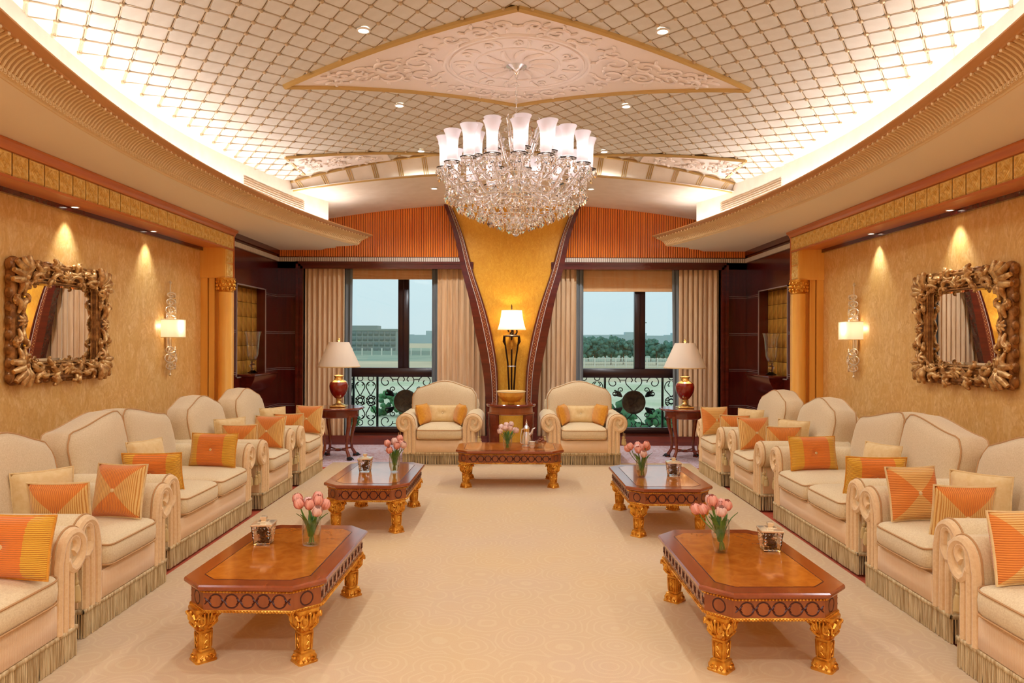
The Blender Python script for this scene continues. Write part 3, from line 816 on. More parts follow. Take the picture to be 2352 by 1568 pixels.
# ---- cornice, cove strip, upstand
RH = .15
for s, side in ((-1, 'left'), (1, 'right')):
    r = sroot('trim_%s_cornice' % side, 'curved cream cornice of ribbed flutes, beads and a pierced band hiding the cove light')
    def sweep(prof, name, mat, y0=YF0, y1=YF1, n=80):
        rings = []
        for i in range(n+1):
            y = y0+(y1-y0)*i/n; xa = xarc(y)
            rings.append([(s*(xa-p[0]), y, SZ+p[1]) for p in prof])
        return MB().loft(rings).obj(name, mat, r)
    sweep([(-.012,.004),(-.006,-.006),(.004,-.008),(.010,.0),(.010,.008),(-.012,.012)], 'soffit_bead', CORNICE)
    sweep([(0,.0),(.014,.004),(.034,.016),(.040,.026),(.04,.03),(0,.03)], 'pierced_band', CORNICE)
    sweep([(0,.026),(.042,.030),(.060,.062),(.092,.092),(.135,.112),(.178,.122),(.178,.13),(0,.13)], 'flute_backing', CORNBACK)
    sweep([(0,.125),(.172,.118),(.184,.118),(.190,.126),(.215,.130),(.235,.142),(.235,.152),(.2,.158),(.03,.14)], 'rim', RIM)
    rings = []
    for i in range(81):
        y = YF0+(10.2-YF0)*i/80; xa = xarc(y)+.12; zt = (vz(xa) if YA0 < y < YA1 else vlow(xa))+.01
        rings.append([(s*(xa+.03), y, SZ+.1), (s*xa, y, SZ+.1), (s*xa, y, zt), (s*(xa+.03), y, zt)])
    MB().loft(rings).obj('upstand', PLASTER, r)
    sweep([(-.3,.05),(0,.05),(0,.125),(-.3,.07)], 'cove_floor', PLASTER)
    # lit strip lying in the cove behind the rim
    o = sweep([(.02,.160),(.07,.160),(.07,.168),(.02,.168)], 'cove_light_strip', STRIP, YF0+.1, YF1-.35, 60)
    b = MB(); b.box(s*3.19, s*3.25, YF0-.2, YB, SZ+.03, 3.75); b.obj('cove_back', PLASTER, r)
    # ribs
    b = MB(); pr = [(.040,.026),(.050,.034),(.066,.058),(.098,.086),(.138,.106),(.178,.116)]
    b.tube([(-p[0], 0, p[1]) for p in pr], [.010,.012,.012,.012,.012,.009], 5)
    rib = b.mesh('cornice_flute', CORNICE)
    beads = MB(); ov = MB()
    y = YF0+.05; k = 0
    while y < YF1-.02:
        a = math.atan(2*(y-6.4)/28.4)
        inst('cornice_flute', rib, r, (s*xarc(y), y, SZ), (0, 0, (-a if s > 0 else PI+a)+(0 if s > 0 else 0)), scale=(1,1,1)) if s > 0 else inst('cornice_flute', rib, r, (s*xarc(y), y, SZ), (0, 0, PI+a))
        if k % 2 == 0: beads.ball((s*(xarc(y)-.178), y, SZ+.112), .013, 6, 4)
        xo = xarc(y)-.034
        ov.tube([(s*(xo-.001), y+.013*math.cos(q*PI/3), SZ+.012+.008*math.sin(q*PI/3)) for q in range(6)], .0042, 4, closed=True)
        ov.box(s*(xo-.008), s*(xo+.02), y+.018, y+.024, SZ+.006, SZ+.024)
        y += .0425; k += 1
    beads.obj('rim_beads', CORNICE, r, kind='stuff'); ov.obj('pierced_ovals', CORNICE, r, kind='stuff')
    # air grille in the upstand
    gr = sroot('trim_%s_grille' % side, 'slotted air grille in the cove upstand')
    for y0 in (8.1,):
        for k in range(5):
            rings = []
            for i in range(13):
                y = y0+1.45*i/12; xa = xarc(y)+.12; z = SZ+.30+k*.025
                rings.append([(s*xa, y, z), (s*(xa-.012), y, z-.004), (s*(xa-.012), y, z+.006), (s*xa, y, z+.01)])
            MB().loft(rings).obj('grille_slat', GROOVE, gr)
# ------------------------------------------------------------------ seating
def camel(x, hw):
    u = min(1, abs(x)/(.95*hw)); z = .945+.10*.5*(1+math.cos(PI*u))
    e = max(0, (abs(x)-(hw-.10))/.10)
    return z-.045*e*e
def back_cushion(bm, x0, x1, hw, z0=.455, th=.20, nx_=16, nz_=10):
    front = []; back = []
    for i in range(nx_+1):
        u = i/nx_; cu = 1-(2*u-1)**2
        for j in range(nz_+1):
            v = j/nz_; x = x0+(x1-x0)*u
            zt = camel(x, hw)
            # rounded upper corners
            for ed in (u, 1-u):
                if ed*(x1-x0) < .08: zt -= .05*(1-ed*(x1-x0)/.08)**2
            z = z0+(zt-z0)*v
            xi = x + (.012*(1-2*u))*(1 if v in (0, 1) else 0)
            bul = .055*(max(0, 1-abs(2*u-1)**3.2))**.6*(max(0, 1-abs(2*v-1)**3.2))**.6
            y = .66+(z-z0)*.21
            front.append((xi, y-bul, z)); back.append((xi, y+th+bul*.3, z-.01))
    n = nz_+1; m = nx_+1; N_ = n*m; fs = []
    for i in range(nx_):
        for j in range(nz_):
            a = i*n+j; fs.append((a, a+n, a+n+1, a+1)); fs.append((N_+a, N_+a+1, N_+a+n+1, N_+a+n))
    per = [i*n for i in range(m)]+[(m-1)*n+j for j in range(1, n)]+[i*n+n-1 for i in range(m-2, -1, -1)]+[j for j in range(n-2, 0, -1)]
    # one middle ring bulging outward for the boxing
    cx, cz = (x0+x1)/2, .75
    mid = []
    for p in per:
        f_, b_ = Vector(front[p]), Vector(back[p]); q = (f_+b_)/2
        d = Vector((q.x-cx, 0, (q.z-cz)*.8)); d.normalize(); mid.append(tuple(q+d*.014))
    L = len(per)
    for k in range(L):
        k2 = (k+1) % L
        fs.append((per[k2], per[k], 2*N_+k, 2*N_+k2)); fs.append((2*N_+k2, 2*N_+k, N_+per[k], N_+per[k2]))
    bm.add(front+back+mid, fs)
    return [front[p] for p in per], [back[p] for p in per]

def make_tassel(bm, x, y, z, L=.11, r=.018):
    bm.tube([(x, y, z+.07), (x, y, z)], .004, 5)
    bm.lathe([(.004, 0), (.013, -.008), (.015, -.02), (.009, -.03), (.016, -.035), (.022, -.06), (.024, -L), (.001, -L)], 10, (x, y, z))

seat_cache = {}
def make_seat(name, label, W, ncush, loc, rz, group=None):
    key = (W, ncush)
    if key in seat_cache:
        q = dup(seat_cache[key], loc, rz, label, group); q.name = name; return q
    t = thing(name, label, 'sofa' if ncush > 1 else 'armchair', loc, rz, group)
    seat_cache[key] = t
    hw = W/2; xi = hw-.16
    MB().box(-hw+.03, hw-.03, .04, .92, .014, .13).obj('plinth', BLACKF, t)
    MB().bev(-xi-.03, xi+.03, .035, .93, .12, .345, .012).obj('base', STRIPE, t)
    MB().bev(-xi-.005, xi+.005, .012, .05, .17, .325, .008).obj('front_panel', STRIPE, t)
    # arms
    for s in (-1, 1):
        cx, cz, rr = xi+.135, .545, .122
        out = [(xi, .15), (xi, .30), (xi+.002, .45), (xi+.008, .52)]
        out += [(cx+rr*math.cos(R(a)), cz+rr*math.sin(R(a))) for a in range(172, -81, -14)]
        out += [(hw-.004, .44), (hw, .38), (hw, .15)]
        bm = MB(); ys = [.03, .045, .2, .5, .86]
        bm.loft([[(s*p[0], y, p[1]) for p in (out if k else [(cx-.03+(p[0]-cx+.03)*.985, .4+(p[1]-.4)*.985) for p in out])] for k, y in enumerate(ys)])
        arm = bm.obj('arm', CHEN, t, 50)
        MB().tube([(s*p[0], .04, p[1]) for p in out[1:-1]], .006, 5).obj('piping', PIPING, arm)
        # fluted rolls on the arm front
        rl = MB()
        p1 = [(xi+.026, .165), (xi+.026, .3), (xi+.028, .5)]+[(cx+.093*math.cos(R(a)), cz+.093*math.sin(R(a))) for a in range(168, -100, -16)]
        p1 += [(cx-.03, cz-.07), (cx-.045, cz-.035)]
        rl.tube([(s*p[0], .03, p[1]) for p in p1], .0265, 8)
        p2 = [(xi+.078, .165), (xi+.078, .3), (xi+.082, .48)]+[(cx+.045*math.cos(R(a)), cz+.03+.045*math.sin(R(a))) for a in range(170, -80, -22)]
        rl.tube([(s*p[0], .032, p[1]) for p in p2], .024, 8)
        p3 = [(hw-.028, .165), (hw-.028, .3), (hw-.03, .40), (hw-.028, .44), (hw-.04, .47)]
        rl.tube([(s*p[0], .034, p[1]) for p in p3], .024, 8)
        rl.obj('arm_roll', ROLL, arm)
        MB().bev(s*(hw-.012), s*(hw+.006), .05, .86, .17, .42, .004).obj('side_panel', STRIPE, arm)
        ts = MB(); make_tassel(ts, s*(hw+.045), .045, .385); make_tassel(ts, s*(hw+.068), .06, .35, .09)
        ts.tube([(s*(hw+.03), .04, .47), (s*(hw+.045), .045, .45)], .004, 4)
        ts.obj('tassel', TASSEL, arm)
    # back frame
    bm = MB(); n = 24
    out = [(-hw+.02, .15)]+[(-hw+.02+(2*hw-.04)*i/n, camel(-hw+.02+(2*hw-.04)*i/n, hw)-.10-.10*(abs(2*i/n-1)**6)) for i in range(n+1)]+[(hw-.02, .15)]
    rings = []
    for y, k in ((.80, .97), (.83, 1.0), (.93, 1.0), (.97, .96)):
        rings.append([(p[0]*(1 if k > .98 else .985), y+max(0, p[1]-.3)*.16, .15+(p[1]-.15)*k) for p in out])
    bm.loft(rings); bm.obj('back_frame', CHEN, t, 50)
    for s in (-1, 1):     # rolled shoulder of the frame
        MB().tube([(s*(hw-.03), .90, .62), (s*(hw-.02), .94, .70), (s*(hw-.03), .99, .76), (s*(hw-.06), 1.03, .77)], [.03, .04, .04, .025], 8).obj('shoulder', CHEN, t)
    # seat and back cushions
    cw = 2*xi/ncush; bw = hw-.018
    for i in range(ncush):
        c = -xi+cw*(i+.5)
        bm = MB(); bm.superq(cw/2-.002, .365, .088, .42, .16, 48, 14, (c, .345, .408))
        for k, v in enumerate(bm.v):
            u = 1-min(1, ((v[0]-c)/(cw/2))**2); q = 1-min(1, ((v[1]-.345)/.365)**2)
            if v[2] > .43: bm.v[k] = (v[0], v[1], v[2]+.022*u*q)
        sc_ = bm.obj('seat_cushion', CHEN, t, 60)
        for zz, ff in ((.462, .985), (.352, .985)):
            pts = []
            for k in range(48):
                a = 2*PI*k/48; p = lambda x, e: math.copysign(abs(x)**e, x)
                pts.append((c+(cw/2+.001)*ff*p(math.cos(a), .16), .345+.367*ff*p(math.sin(a), .16), zz+.006*math.cos(2*a)))
            MB().tube(pts, .0055, 5, closed=True).obj('piping', PIPING, sc_)
        bm = MB(); f_, b_ = back_cushion(bm, -bw+2*bw/ncush*i+.002, -bw+2*bw/ncush*(i+1)-.002, hw)
        bc = bm.obj('back_cushion', CHENB, t, 60)
        MB().tube(f_, .006, 5, closed=True).obj('piping', PIPING, bc)
        MB().tube(b_, .006, 5, closed=True).obj('piping', PIPING, bc)
    # bullion fringe
    bm = MB(); random.seed(11)
    path = [(-hw-.008, .9), (-hw-.008, .02), (hw+.008, .02), (hw+.008, .9)]
    for (a, c) in zip(path, path[1:]):
        L = math.hypot(c[0]-a[0], c[1]-a[1]); n = int(L/.0145)
        for k in range(n):
            u = (k+.5)/n; x = a[0]+(c[0]-a[0])*u; y = a[1]+(c[1]-a[1])*u
            jx, jy = random.uniform(-.003, .003), random.uniform(-.003, .003); rr = random.uniform(.0050, .0066)
            bm.tube([(x, y, .15), (x+jx*.5, y+jy*.5, .08), (x+jx, y+jy, .0165)], [rr*.8, rr, rr*.9], 5)
    bm.obj('fringe', FRINGE, t, kind='stuff')
    bm = MB()
    for (a, c) in zip(path, path[1:]):
        x0, x1 = sorted((a[0], c[0])); y0, y1 = sorted((a[1], c[1]))
        bm.bev(x0-.008, x1+.008, y0-.008, y1+.008, .145, .168, .004)
    bm.obj('fringe_heading', FRINGE, t)
    return t

AW, SW = .92, 1.60
FL, FR_ = PI/2, -PI/2
g1 = 'matching cream seats in the two facing rows'
lbl = {'C': 'cream armchair at the window end of the row %s', 'B': 'cream armchair between the two-seat sofa and the end armchair %s',
       'S': 'cream two-seat sofa between two armchairs %s', 'A': 'cream armchair beside the coffee table with the tallest tulips %s'}
lbl['A'] = 'cream armchair at the roomward end of the two-seat sofa %s'
for s in (-1, 1):
    F = FL if s < 0 else FR_
    make_seat('armchair', lbl['A'] % SD[s], AW, 1, (-2.25, 4.37, 0) if s < 0 else (2.30, 4.345, 0), F, g1)
    make_seat('two_seat_sofa', lbl['S'] % SD[s], SW, 2, (-2.35, 5.90, 0) if s < 0 else (2.345, 5.83, 0), F, g1)
    make_seat('armchair', lbl['B'] % SD[s], AW, 1, (-2.32, 7.38, 0) if s < 0 else (2.32, 7.40, 0), F, g1)
    make_seat('armchair', lbl['C'] % SD[s], AW, 1, (-2.30, 8.55, 0) if s < 0 else (2.28, 8.56, 0), F, g1)
    make_seat('armchair', 'cream armchair under the window beside the pedestal table, '+SD[s], AW, 1, (s*.934, 9.45, 0), 0, 'pair of armchairs under the windows')
make_seat('two_seat_sofa', 'cream sofa cut off by the picture edge holding a banded cushion', SW, 2, (-2.17, 2.90, 0), FL)
make_seat('armchair', 'cream armchair cut off by the picture edge holding a large pinwheel cushion', AW, 1, (2.17, 3.14, 0), FR_)

# ------------------------------------------------------------------ cushions
def pillow(w_, h_, t_, n=14, puck=0):
    v = []; f = []
    for sd in (-1, 1):
        for i in range(n+1):
            for j in range(n+1):
                u, q = 2*i/n-1, 2*j/n-1
                x = u*w_/2*(1-.05*(1-q*q)); z = q*h_/2*(1-.05*(1-u*u))
                th = t_/2*(max(0, 1-u**4)*max(0, 1-q**4))**.55
                d = math.hypot(u*w_, q*h_)
                if puck: th -= .022*math.exp(-(d/.06)**2)
                if puck == 2 and abs(u) > .6: th += .005*math.sin(q*34)*(1-u*u)**.3
                v.append((x, sd*th, z))
    m = n+1
    for sd in (0, 1):
        for i in range(n):
            for j in range(n):
                a = sd*m*m+i*m+j
                f.append((a, a+1, a+m+1, a+m) if sd else (a, a+m, a+m+1, a+1))
    # weld rims by sharing positions (th is 0 on the rim)
    return MB().add(v, f), [(x*w_/2*(1-.05*(1-z*z)), 0, z*h_/2*(1-.05*(1-x*x))) for x, z in
        [(-1+2*i/10, -1) for i in range(10)]+[(1, -1+2*i/10) for i in range(10)]+[(1-2*i/10, 1) for i in range(10)]+[(-1, 1-2*i/10) for i in range(10)]]
pil_cache = {}
def cushion(kind, label, loc, rot, group=None):
    """kind: pin, pin90 (square pinwheel), band (orange with yellow ends), cream (small plain square), lumbar (cream with button), yellow"""
    dims = {'pin': (.33, .33, .14, 0, PIN), 'pin90': (.33, .33, .14, 0, PIN90), 'band': (.42, .29, .15, 2, BAND), 'cream': (.34, .32, .12, 0, CREAMC), 'lumbar': (.42, .24, .12, 1, CREAMC), 'yellow': (.34, .26, .13, 0, YELL)}
    w_, h_, t_, pk, mat = dims[kind]
    t = thing({'pin': 'pinwheel_cushion', 'pin90': 'pinwheel_cushion', 'band': 'banded_cushion', 'cream': 'plain_cushion', 'lumbar': 'lumbar_cushion', 'yellow': 'yellow_cushion'}[kind], label, 'cushion', loc, 0, group)
    t.rotation_euler = Euler(rot, 'XYZ')
    if kind not in pil_cache:
        bm, rim = pillow(w_, h_, t_, 14 if pk != 2 else 20, pk)
        cov = bm.mesh('cover', mat, 0); cov.shade_smooth()
        edge = MB().tube(rim, .0065, 5, closed=True).mesh('piping', {'pin': CREAMC, 'pin90': CREAMC, 'band': YELL}.get(kind, mat))
        bt = MB()
        for sd in (-1, 1): bt.ball((0, sd*(t_/2-(.018 if pk else -.002)), 0), .013, 8, 5, (1, .6, 1))
        pil_cache[kind] = (cov, edge, bt.mesh('button', CREAMC if kind != 'lumbar' else CHEN) if kind in ('pin', 'pin90', 'band', 'lumbar') else None)
    cov, edge, bt = pil_cache[kind]
    inst('cover', cov, t); inst('piping', edge, t)
    if bt: inst('button', bt, t)
    return t
gp = 'pinwheel corduroy cushions'; gb = 'banded orange and yellow cushions'; gc = 'plain cream cushions'
def hgt(h): return .495+h/2
# each entry: kind, label, x, y, lean about x, turn about z, height
def put(kind, label, x, y, lean, turn, grp, dz=0):
    h = {'pin': .33, 'pin90': .33, 'band': .29, 'cream': .32, 'lumbar': .24, 'yellow': .26}[kind]
    cushion(kind, label, (x, y, .49+h/2*math.cos(lean)+.012+dz), (lean, 0, turn), grp)
P_A = 'pinwheel cushion on the %s arm of the %s armchair %s'
fA, fB, fC = 'roomward', 'middle', 'window-end'
for s in (-1, 1):
    far, near = 'far', 'near'; d_ = SD[s]
    k_far = lambda c: {('A', 1): 'pin90', ('C', 1): 'pin90'}.get((c, s), 'pin')
    tw = s*.12
    pc = 'plain cream cushion against the back of the %s armchair %s'
    put(k_far('A'), P_A % (far, fA, d_), -2.44 if s < 0 else 2.50, 4.58, -.22, tw, gp)
    put('pin', P_A % (near, fA, d_), s*2.56, 4.18, .20, -tw, gp, -.03)
    put('cream', pc % (fA, d_), s*2.80, 4.40, -.1, s*(-.9), gc)
    put(k_far('B'), P_A % (far, fB, d_), s*2.49, 7.56, -.22, tw, gp)
    put('pin', P_A % (near, fB, d_), s*2.64, 7.16, .2, -tw, gp, -.04)
    put('cream', pc % (fB, d_), s*2.82, 7.38, -.1, s*(-.9), gc)
    put(k_far('C'), P_A % (far, fC, d_), s*2.42, 8.77, -.22, tw, gp)
    put('pin', P_A % (near, fC, d_), s*2.53, 8.36, .2, -tw, gp, -.05)
    put('cream', pc % (fC, d_), s*2.78, 8.58, -.1, s*(-.9), gc)
    ys = 5.90 if s < 0 else 5.83
    put('band', 'orange cushion with yellow ends on the far sofa arm '+d_, s*2.60, ys+.52, -.2, s*.1, gb)
    put('band', 'orange cushion with yellow ends on the near sofa arm '+d_, s*2.63, ys-.50, .2, -s*.1, gb, -.01)
    put('cream', 'plain cream cushion in the middle of the two-seat sofa '+d_, s*2.86, ys-.12, -.22, s*(-1.2), gc)
put('band', 'orange cushion with yellow ends on the sofa cut off by the picture edge', -2.32, 3.40, -.2, -.08, gb)
put('band', 'orange cushion lying at the near arm of the sofa cut off by the picture edge', -2.27, 2.40, .2, .1, gb)
put('pin90', 'large pinwheel cushion on the armchair cut off by the picture edge', 2.36, 3.38, -.2, .1, gp)
for s in (-1, 1):
    x = s*.934
    put('lumbar', 'cream buttoned lumbar cushion on the armchair under the window '+SD[s], x, 9.98, -.32, 0, 'lumbar cushions on the window armchairs')
    put('yellow', 'yellow cushion tucked by the lamp-side arm of the window armchair '+SD[s], x+s*.245, 9.84, -.25, -s*1.25, 'yellow cushions on the window armchairs')
    put('yellow', 'yellow cushion tucked by the pier-side arm of the window armchair '+SD[s], x-s*.245, 9.84, -.25, s*1.25, 'yellow cushions on the window armchairs')

# ------------------------------------------------------------------ coffee tables
def octo(L, W_, c, z):   # long axis along y
    a, b_ = W_/2, L/2
    return [(a, -b_+c, z), (a, b_-c, z), (a-c, b_, z), (-a+c, b_, z), (-a, b_-c, z), (-a, -b_+c, z), (-a+c, -b_, z), (a-c, -b_, z)]
def make_table():
    t = thing('coffee_table', '', 'coffee table')
    Lt, Wt, c = 1.18, .72, .13
    def inset(d, z): return octo(Lt-2*d, Wt-2*d, c-d*.586, z)
    MB().loft([inset(.022, .388), inset(.006, .392), inset(0, .40), inset(0, .412), inset(.006, .42)]).obj('top', TABLEW, t, 30)
    MB().loft([inset(.088, .4195), inset(.088, .4205)]).obj('stringing', INLAY, t)
    MB().loft([inset(.094, .4197), inset(.094, .4212)]).obj('burl_panel', TABLEB, t)
    MB().loft([inset(.032, .285), inset(.032, .388)]).obj('apron', APRON, t, 30)
    # gilt beaded edges
    bm = MB()
    for z, d, rr in ((.380, .027, .0065), (.284, .026, .0065)):
        o_ = inset(d, z)
        bm.loft([[(p[0]*1.0, p[1], z-.007) for p in inset(d+.006, 0)], [(p[0], p[1], z) for p in inset(d+.001, 0)], [(p[0], p[1], z+.007) for p in inset(d+.006, 0)]])
        for i in range(8):
            p, q = Vector(o_[i]), Vector(o_[(i+1) % 8]); n = max(2, int((q-p).length/.016))
            for k in range(n):
                w_ = p+(q-p)*((k+.5)/n); bm.ball((w_.x, w_.y, z), rr, 5, 3, (1, 1, 1.1))
    bm.obj('gilt_beading', GOLD, t)
    # inlaid rings on the apron
    ring = MB()
    for k in range(24):
        a0, a1 = 2*PI*k/24, 2*PI*(k+1)/24
        ring.add([(ro*math.cos(a), 0, ro*math.sin(a)) for a in (a0, a1) for ro in (.029, .0365)], [(0, 1, 3, 2)])
    rme = ring.mesh('inlay_ring', INLAY, 0)
    knot = MB()
    for sg in (-1, 1):
        for sz_ in (-1, 1):
            knot.tube([(sg*.002, 0, 0), (sg*.010, 0, sz_*.010), (sg*.017, 0, sz_*.016)], [.004, .0035, .002], 4)
        knot.tube([(sg*.002, 0, 0), (sg*.013, 0, 0)], [.005, .002], 4)
    kme = knot.mesh('inlay_knot', INLAY, 0)
    o_ = inset(.0313, .334)
    for i in range(8):
        p, q = Vector(o_[i]), Vector(o_[(i+1) % 8]); d = q-p; n = int((d.length-.02)/.078)
        ang = math.atan2(d.y, d.x)
        n = max(n, 1)
        for k in range(n):
            u = .5+(k-(n-1)/2)*.078/d.length; w_ = p+d*u
            inst('inlay_ring', rme, t, w_, (0, 0, ang))
            if k < n-1: inst('inlay_knot', kme, t, p+d*(u+.039/d.length), (0, 0, ang))
        if n > 1:
            for sg in (-1, 1): inst('inlay_knot', kme, t, p+d*(.5+sg*(n/2)*.078/d.length), (0, 0, ang))
    # carved gilt legs set across the corners
    leg = MB()
    def sq(h_, z, c_=.18):
        k = h_*c_
        return [(-h_+k,-h_,z),(h_-k,-h_,z),(h_,-h_+k,z),(h_,h_-k,z),(h_-k,h_,z),(-h_+k,h_,z),(-h_,h_-k,z),(-h_,-h_+k,z)]
    leg.loft([sq(.052, .014), sq(.052, .022), sq(.047, .026), sq(.045, .045), sq(.040, .058), sq(.041, .064), sq(.031, .068), sq(.030, .072), sq(.034, .16), sq(.036, .168), sq(.030, .172), sq(.034, .19), sq(.044, .225), sq(.055, .255), sq(.058, .272), sq(.058, .283)])
    for q in range(4):
        M_ = Matrix.Rotation(q*PI/2, 4, 'Z')
        # recessed panel outline with a vine, scrolls and acanthus lobes
        leg.tube([(-.020, -.033, .078), (.020, -.033, .078), (.023, -.036, .155), (-.023, -.036, .155)], .0028, 4, closed=True, M=M_)
        leg.tube([(.007*math.sin(k*1.5), -.034, .082+k*.0075) for k in range(10)], .0032, 4, M=M_)
        for sg in (-1, 1):
            leg.tube([(sg*(.026+p[0]), -.053+.004, .215+p[1]) for p in spiral(0, 0, .020, .004, PI/2, 1.5*sg, 14)], [.0075*(1-.4*k/14) for k in range(15)], 5, M=M_)
            leg.tube([(sg*.012, -.034, .176), (sg*.030, -.046, .195), (sg*.040, -.056, .205)], [.006, .009, .004], 5, M=M_)
            leg.tube([(sg*.020, -.058, .238), (sg*.045, -.064, .255), (sg*.058, -.062, .240)], [.007, .010, .004], 5, M=M_)
            leg.tube([(sg*.02, -.046, .05), (sg*.034, -.048, .04), (sg*.03, -.05, .03), (sg*.02, -.05, .036)], .004, 4, M=M_)
        for k in range(-2, 3):
            leg.tube([(k*.006, -.040, .195), (k*.015, -.058, .225), (k*.019, -.064, .262)], [.004, .0085, .004], 5, M=M_)
        leg.ball((0, -.06, .262), .010, 6, 4, M=M_); leg.ball((0, -.05, .04), .010, 6, 4, M=M_)
    lme = leg.mesh('leg', GOLD, 50)
    for sx_ in (-1, 1):
        for sy_ in (-1, 1):
            inst('leg', lme, t, (sx_*.253, sy_*.475, 0), (0, 0, PI/4))
    return t
T0 = make_table()
tabs = [(-1.265, 4.13, R(-1.5)), (1.265, 4.05, R(1)), (-1.20, 6.60, R(-1)), (1.285, 6.50, R(1)), (-.02, 8.26, PI/2)]
tl = ['octagonal gilt-legged coffee table before the two-seat sofa '+SD[-1], 'octagonal gilt-legged coffee table before the two-seat sofa '+SD[1], 'octagonal gilt-legged coffee table before the window-end armchair '+SD[-1], 'octagonal gilt-legged coffee table before the window-end armchair '+SD[1], 'octagonal gilt-legged coffee table set crossways, holding the silver coffee pot']
gt = 'gilt-legged coffee tables'
for i, (x, y, a) in enumerate(tabs):
    l_ = tl[i]
    if i == 0:
        T0.location = (x, y, .0); T0.rotation_euler = (0, 0, a); T0['label'] = l_; T0['group'] = gt
    else: dup(T0, (x, y, 0), a, l_, gt)
TZ = .4215
# ------------------------------------------------------------------ things on the tables
TULIP = noisy('tulip petal', srgb(248,190,172), srgb(240,150,124), .6, 20)
TULIPW = noisy('pale tulip petal', srgb(250,222,212), srgb(244,196,180), .6, 20)
STEM = Mt('tulip stem', srgb(110,150,60), .5).m
LEAF = noisy('tulip leaf', srgb(58,118,44), srgb(96,140,52), .5, 12)
def bloom_mesh(mat):
    b = MB()
    for k in range(6):
        a = k*PI/3; rr = 1.0 if k % 2 else .9
        M_ = Matrix.Rotation(a, 4, 'Z'); vs = []; fs = []
        prof = [(.002, 0, .006), (.016, .010, .014), (.021, .025, .017), (.018, .042, .013), (.013, .052, .003)]
        for (r_, z, hw) in prof:
            for u in (-1, -.5, 0, .5, 1): vs.append((r_*rr*(1-.12*u*u), hw*u*1.05, z))
        for i in range(4):
            for j in range(4): fs.append((i*5+j, i*5+j+1, i*5+6+j, i*5+5+j))
        b.add(vs, fs, M_)
    return b.mesh('bloom', mat, 0)
BLM, BLMW = bloom_mesh(TULIP), bloom_mesh(TULIPW)
for m_ in (BLM, BLMW): m_.shade_smooth()
def vase_set(x, y, label_v, label_t, seed, kind='cyl', n=8, hscale=1.0, lean=0, pale=False):
    rnd = random.Random(seed); z = TZ
    t = thing('glass_vase', label_v, 'vase', (x, y, z), 0, 'glass tulip vases')
    if kind == 'cyl': prof = [(.040, 0), (.049, .006), (.052, .05), (.054, .10), (.052, .155)]
    else: prof = [(.030, 0), (.034, .006), (.046, .05), (.051, .10), (.049, .15), (.044, .185)]
    prof = [(r_, z_*hscale) for r_, z_ in prof]
    inner = [(r_-.004, max(z_, .010)) for r_, z_ in prof[::-1]]
    MB().lathe(prof+inner+[(.001, .010)], 28, cap=True).obj('body', VGLASS, t)
    wl = .085*hscale
    MB().lathe([(.001, .012)]+[(lerp([(b_, a_) for a_, b_ in prof], z_)-.006, z_) for z_ in (.012, .03, .06, wl)]+[(.001, wl)], 24, cap=False).obj('water', WATER, t)
    top = prof[-1][1]
    for k in range(n):
        a = 2*PI*k/n+rnd.uniform(-.3, .3); rr = (.075 if k % 3 else .03)*rnd.uniform(.8, 1.2)
        hx, hy = rr*math.cos(a)+lean, rr*math.sin(a)
        hz = top+rnd.uniform(.03, .085)-(.03 if rr > .07 else 0)
        bx, by = -.5*hx*.4, -.5*hy*.4
        g = thing('tulip', label_t, 'tulip', (x, y, z), 0, 'pink tulips in the vases')
        pts = []
        for i in range(8):
            u = i/7; q = u*u*(3-2*u)
            pts.append((bx+(hx-bx)*q*(.6+.4*u), by+(hy-by)*q*(.6+.4*u), .015+(hz-.015)*u))
        MB().tube(pts, .0032, 5).obj('stem', STEM, g)
        d = Vector(pts[-1])-Vector(pts[-3]); d.normalize()
        q = Vector((0, 0, 1)).rotation_difference(d)
        o = inst('bloom', BLMW if pale or k % 4 == 3 else BLM, g, pts[-1], q.to_euler(), scale=(1.28, 1.28, 1.25))
        if k % 4 != 3:
            aa = a+.6; vs = []; fs = []; Lh = rnd.uniform(.05, .10)
            for i in range(8):
                u = i/7; w_ = .016*math.sin(PI*min(1, u*.9+.1))**.8
                rx = .018+.075*u*u; zz = top*.35+(top*.65+Lh*.6)*u-.05*max(0, u-.7)
                cx_, cy_ = rx*math.cos(aa), rx*math.sin(aa); px_, py_ = -math.sin(aa)*w_, math.cos(aa)*w_
                vs += [(cx_-px_, cy_-py_, zz), (cx_, cy_, zz-.004), (cx_+px_, cy_+py_, zz)]
                if i: fs += [(3*i-3, 3*i-2, 3*i+1, 3*i), (3*i-2, 3*i-1, 3*i+2, 3*i+1)]
            lo = MB().add(vs, fs).mesh('leaf', LEAF, 0); lo.shade_smooth(); inst('leaf', lo, g)
DATE = noisy('dark dates', srgb(70,26,14), srgb(40,12,8), .3, 30)
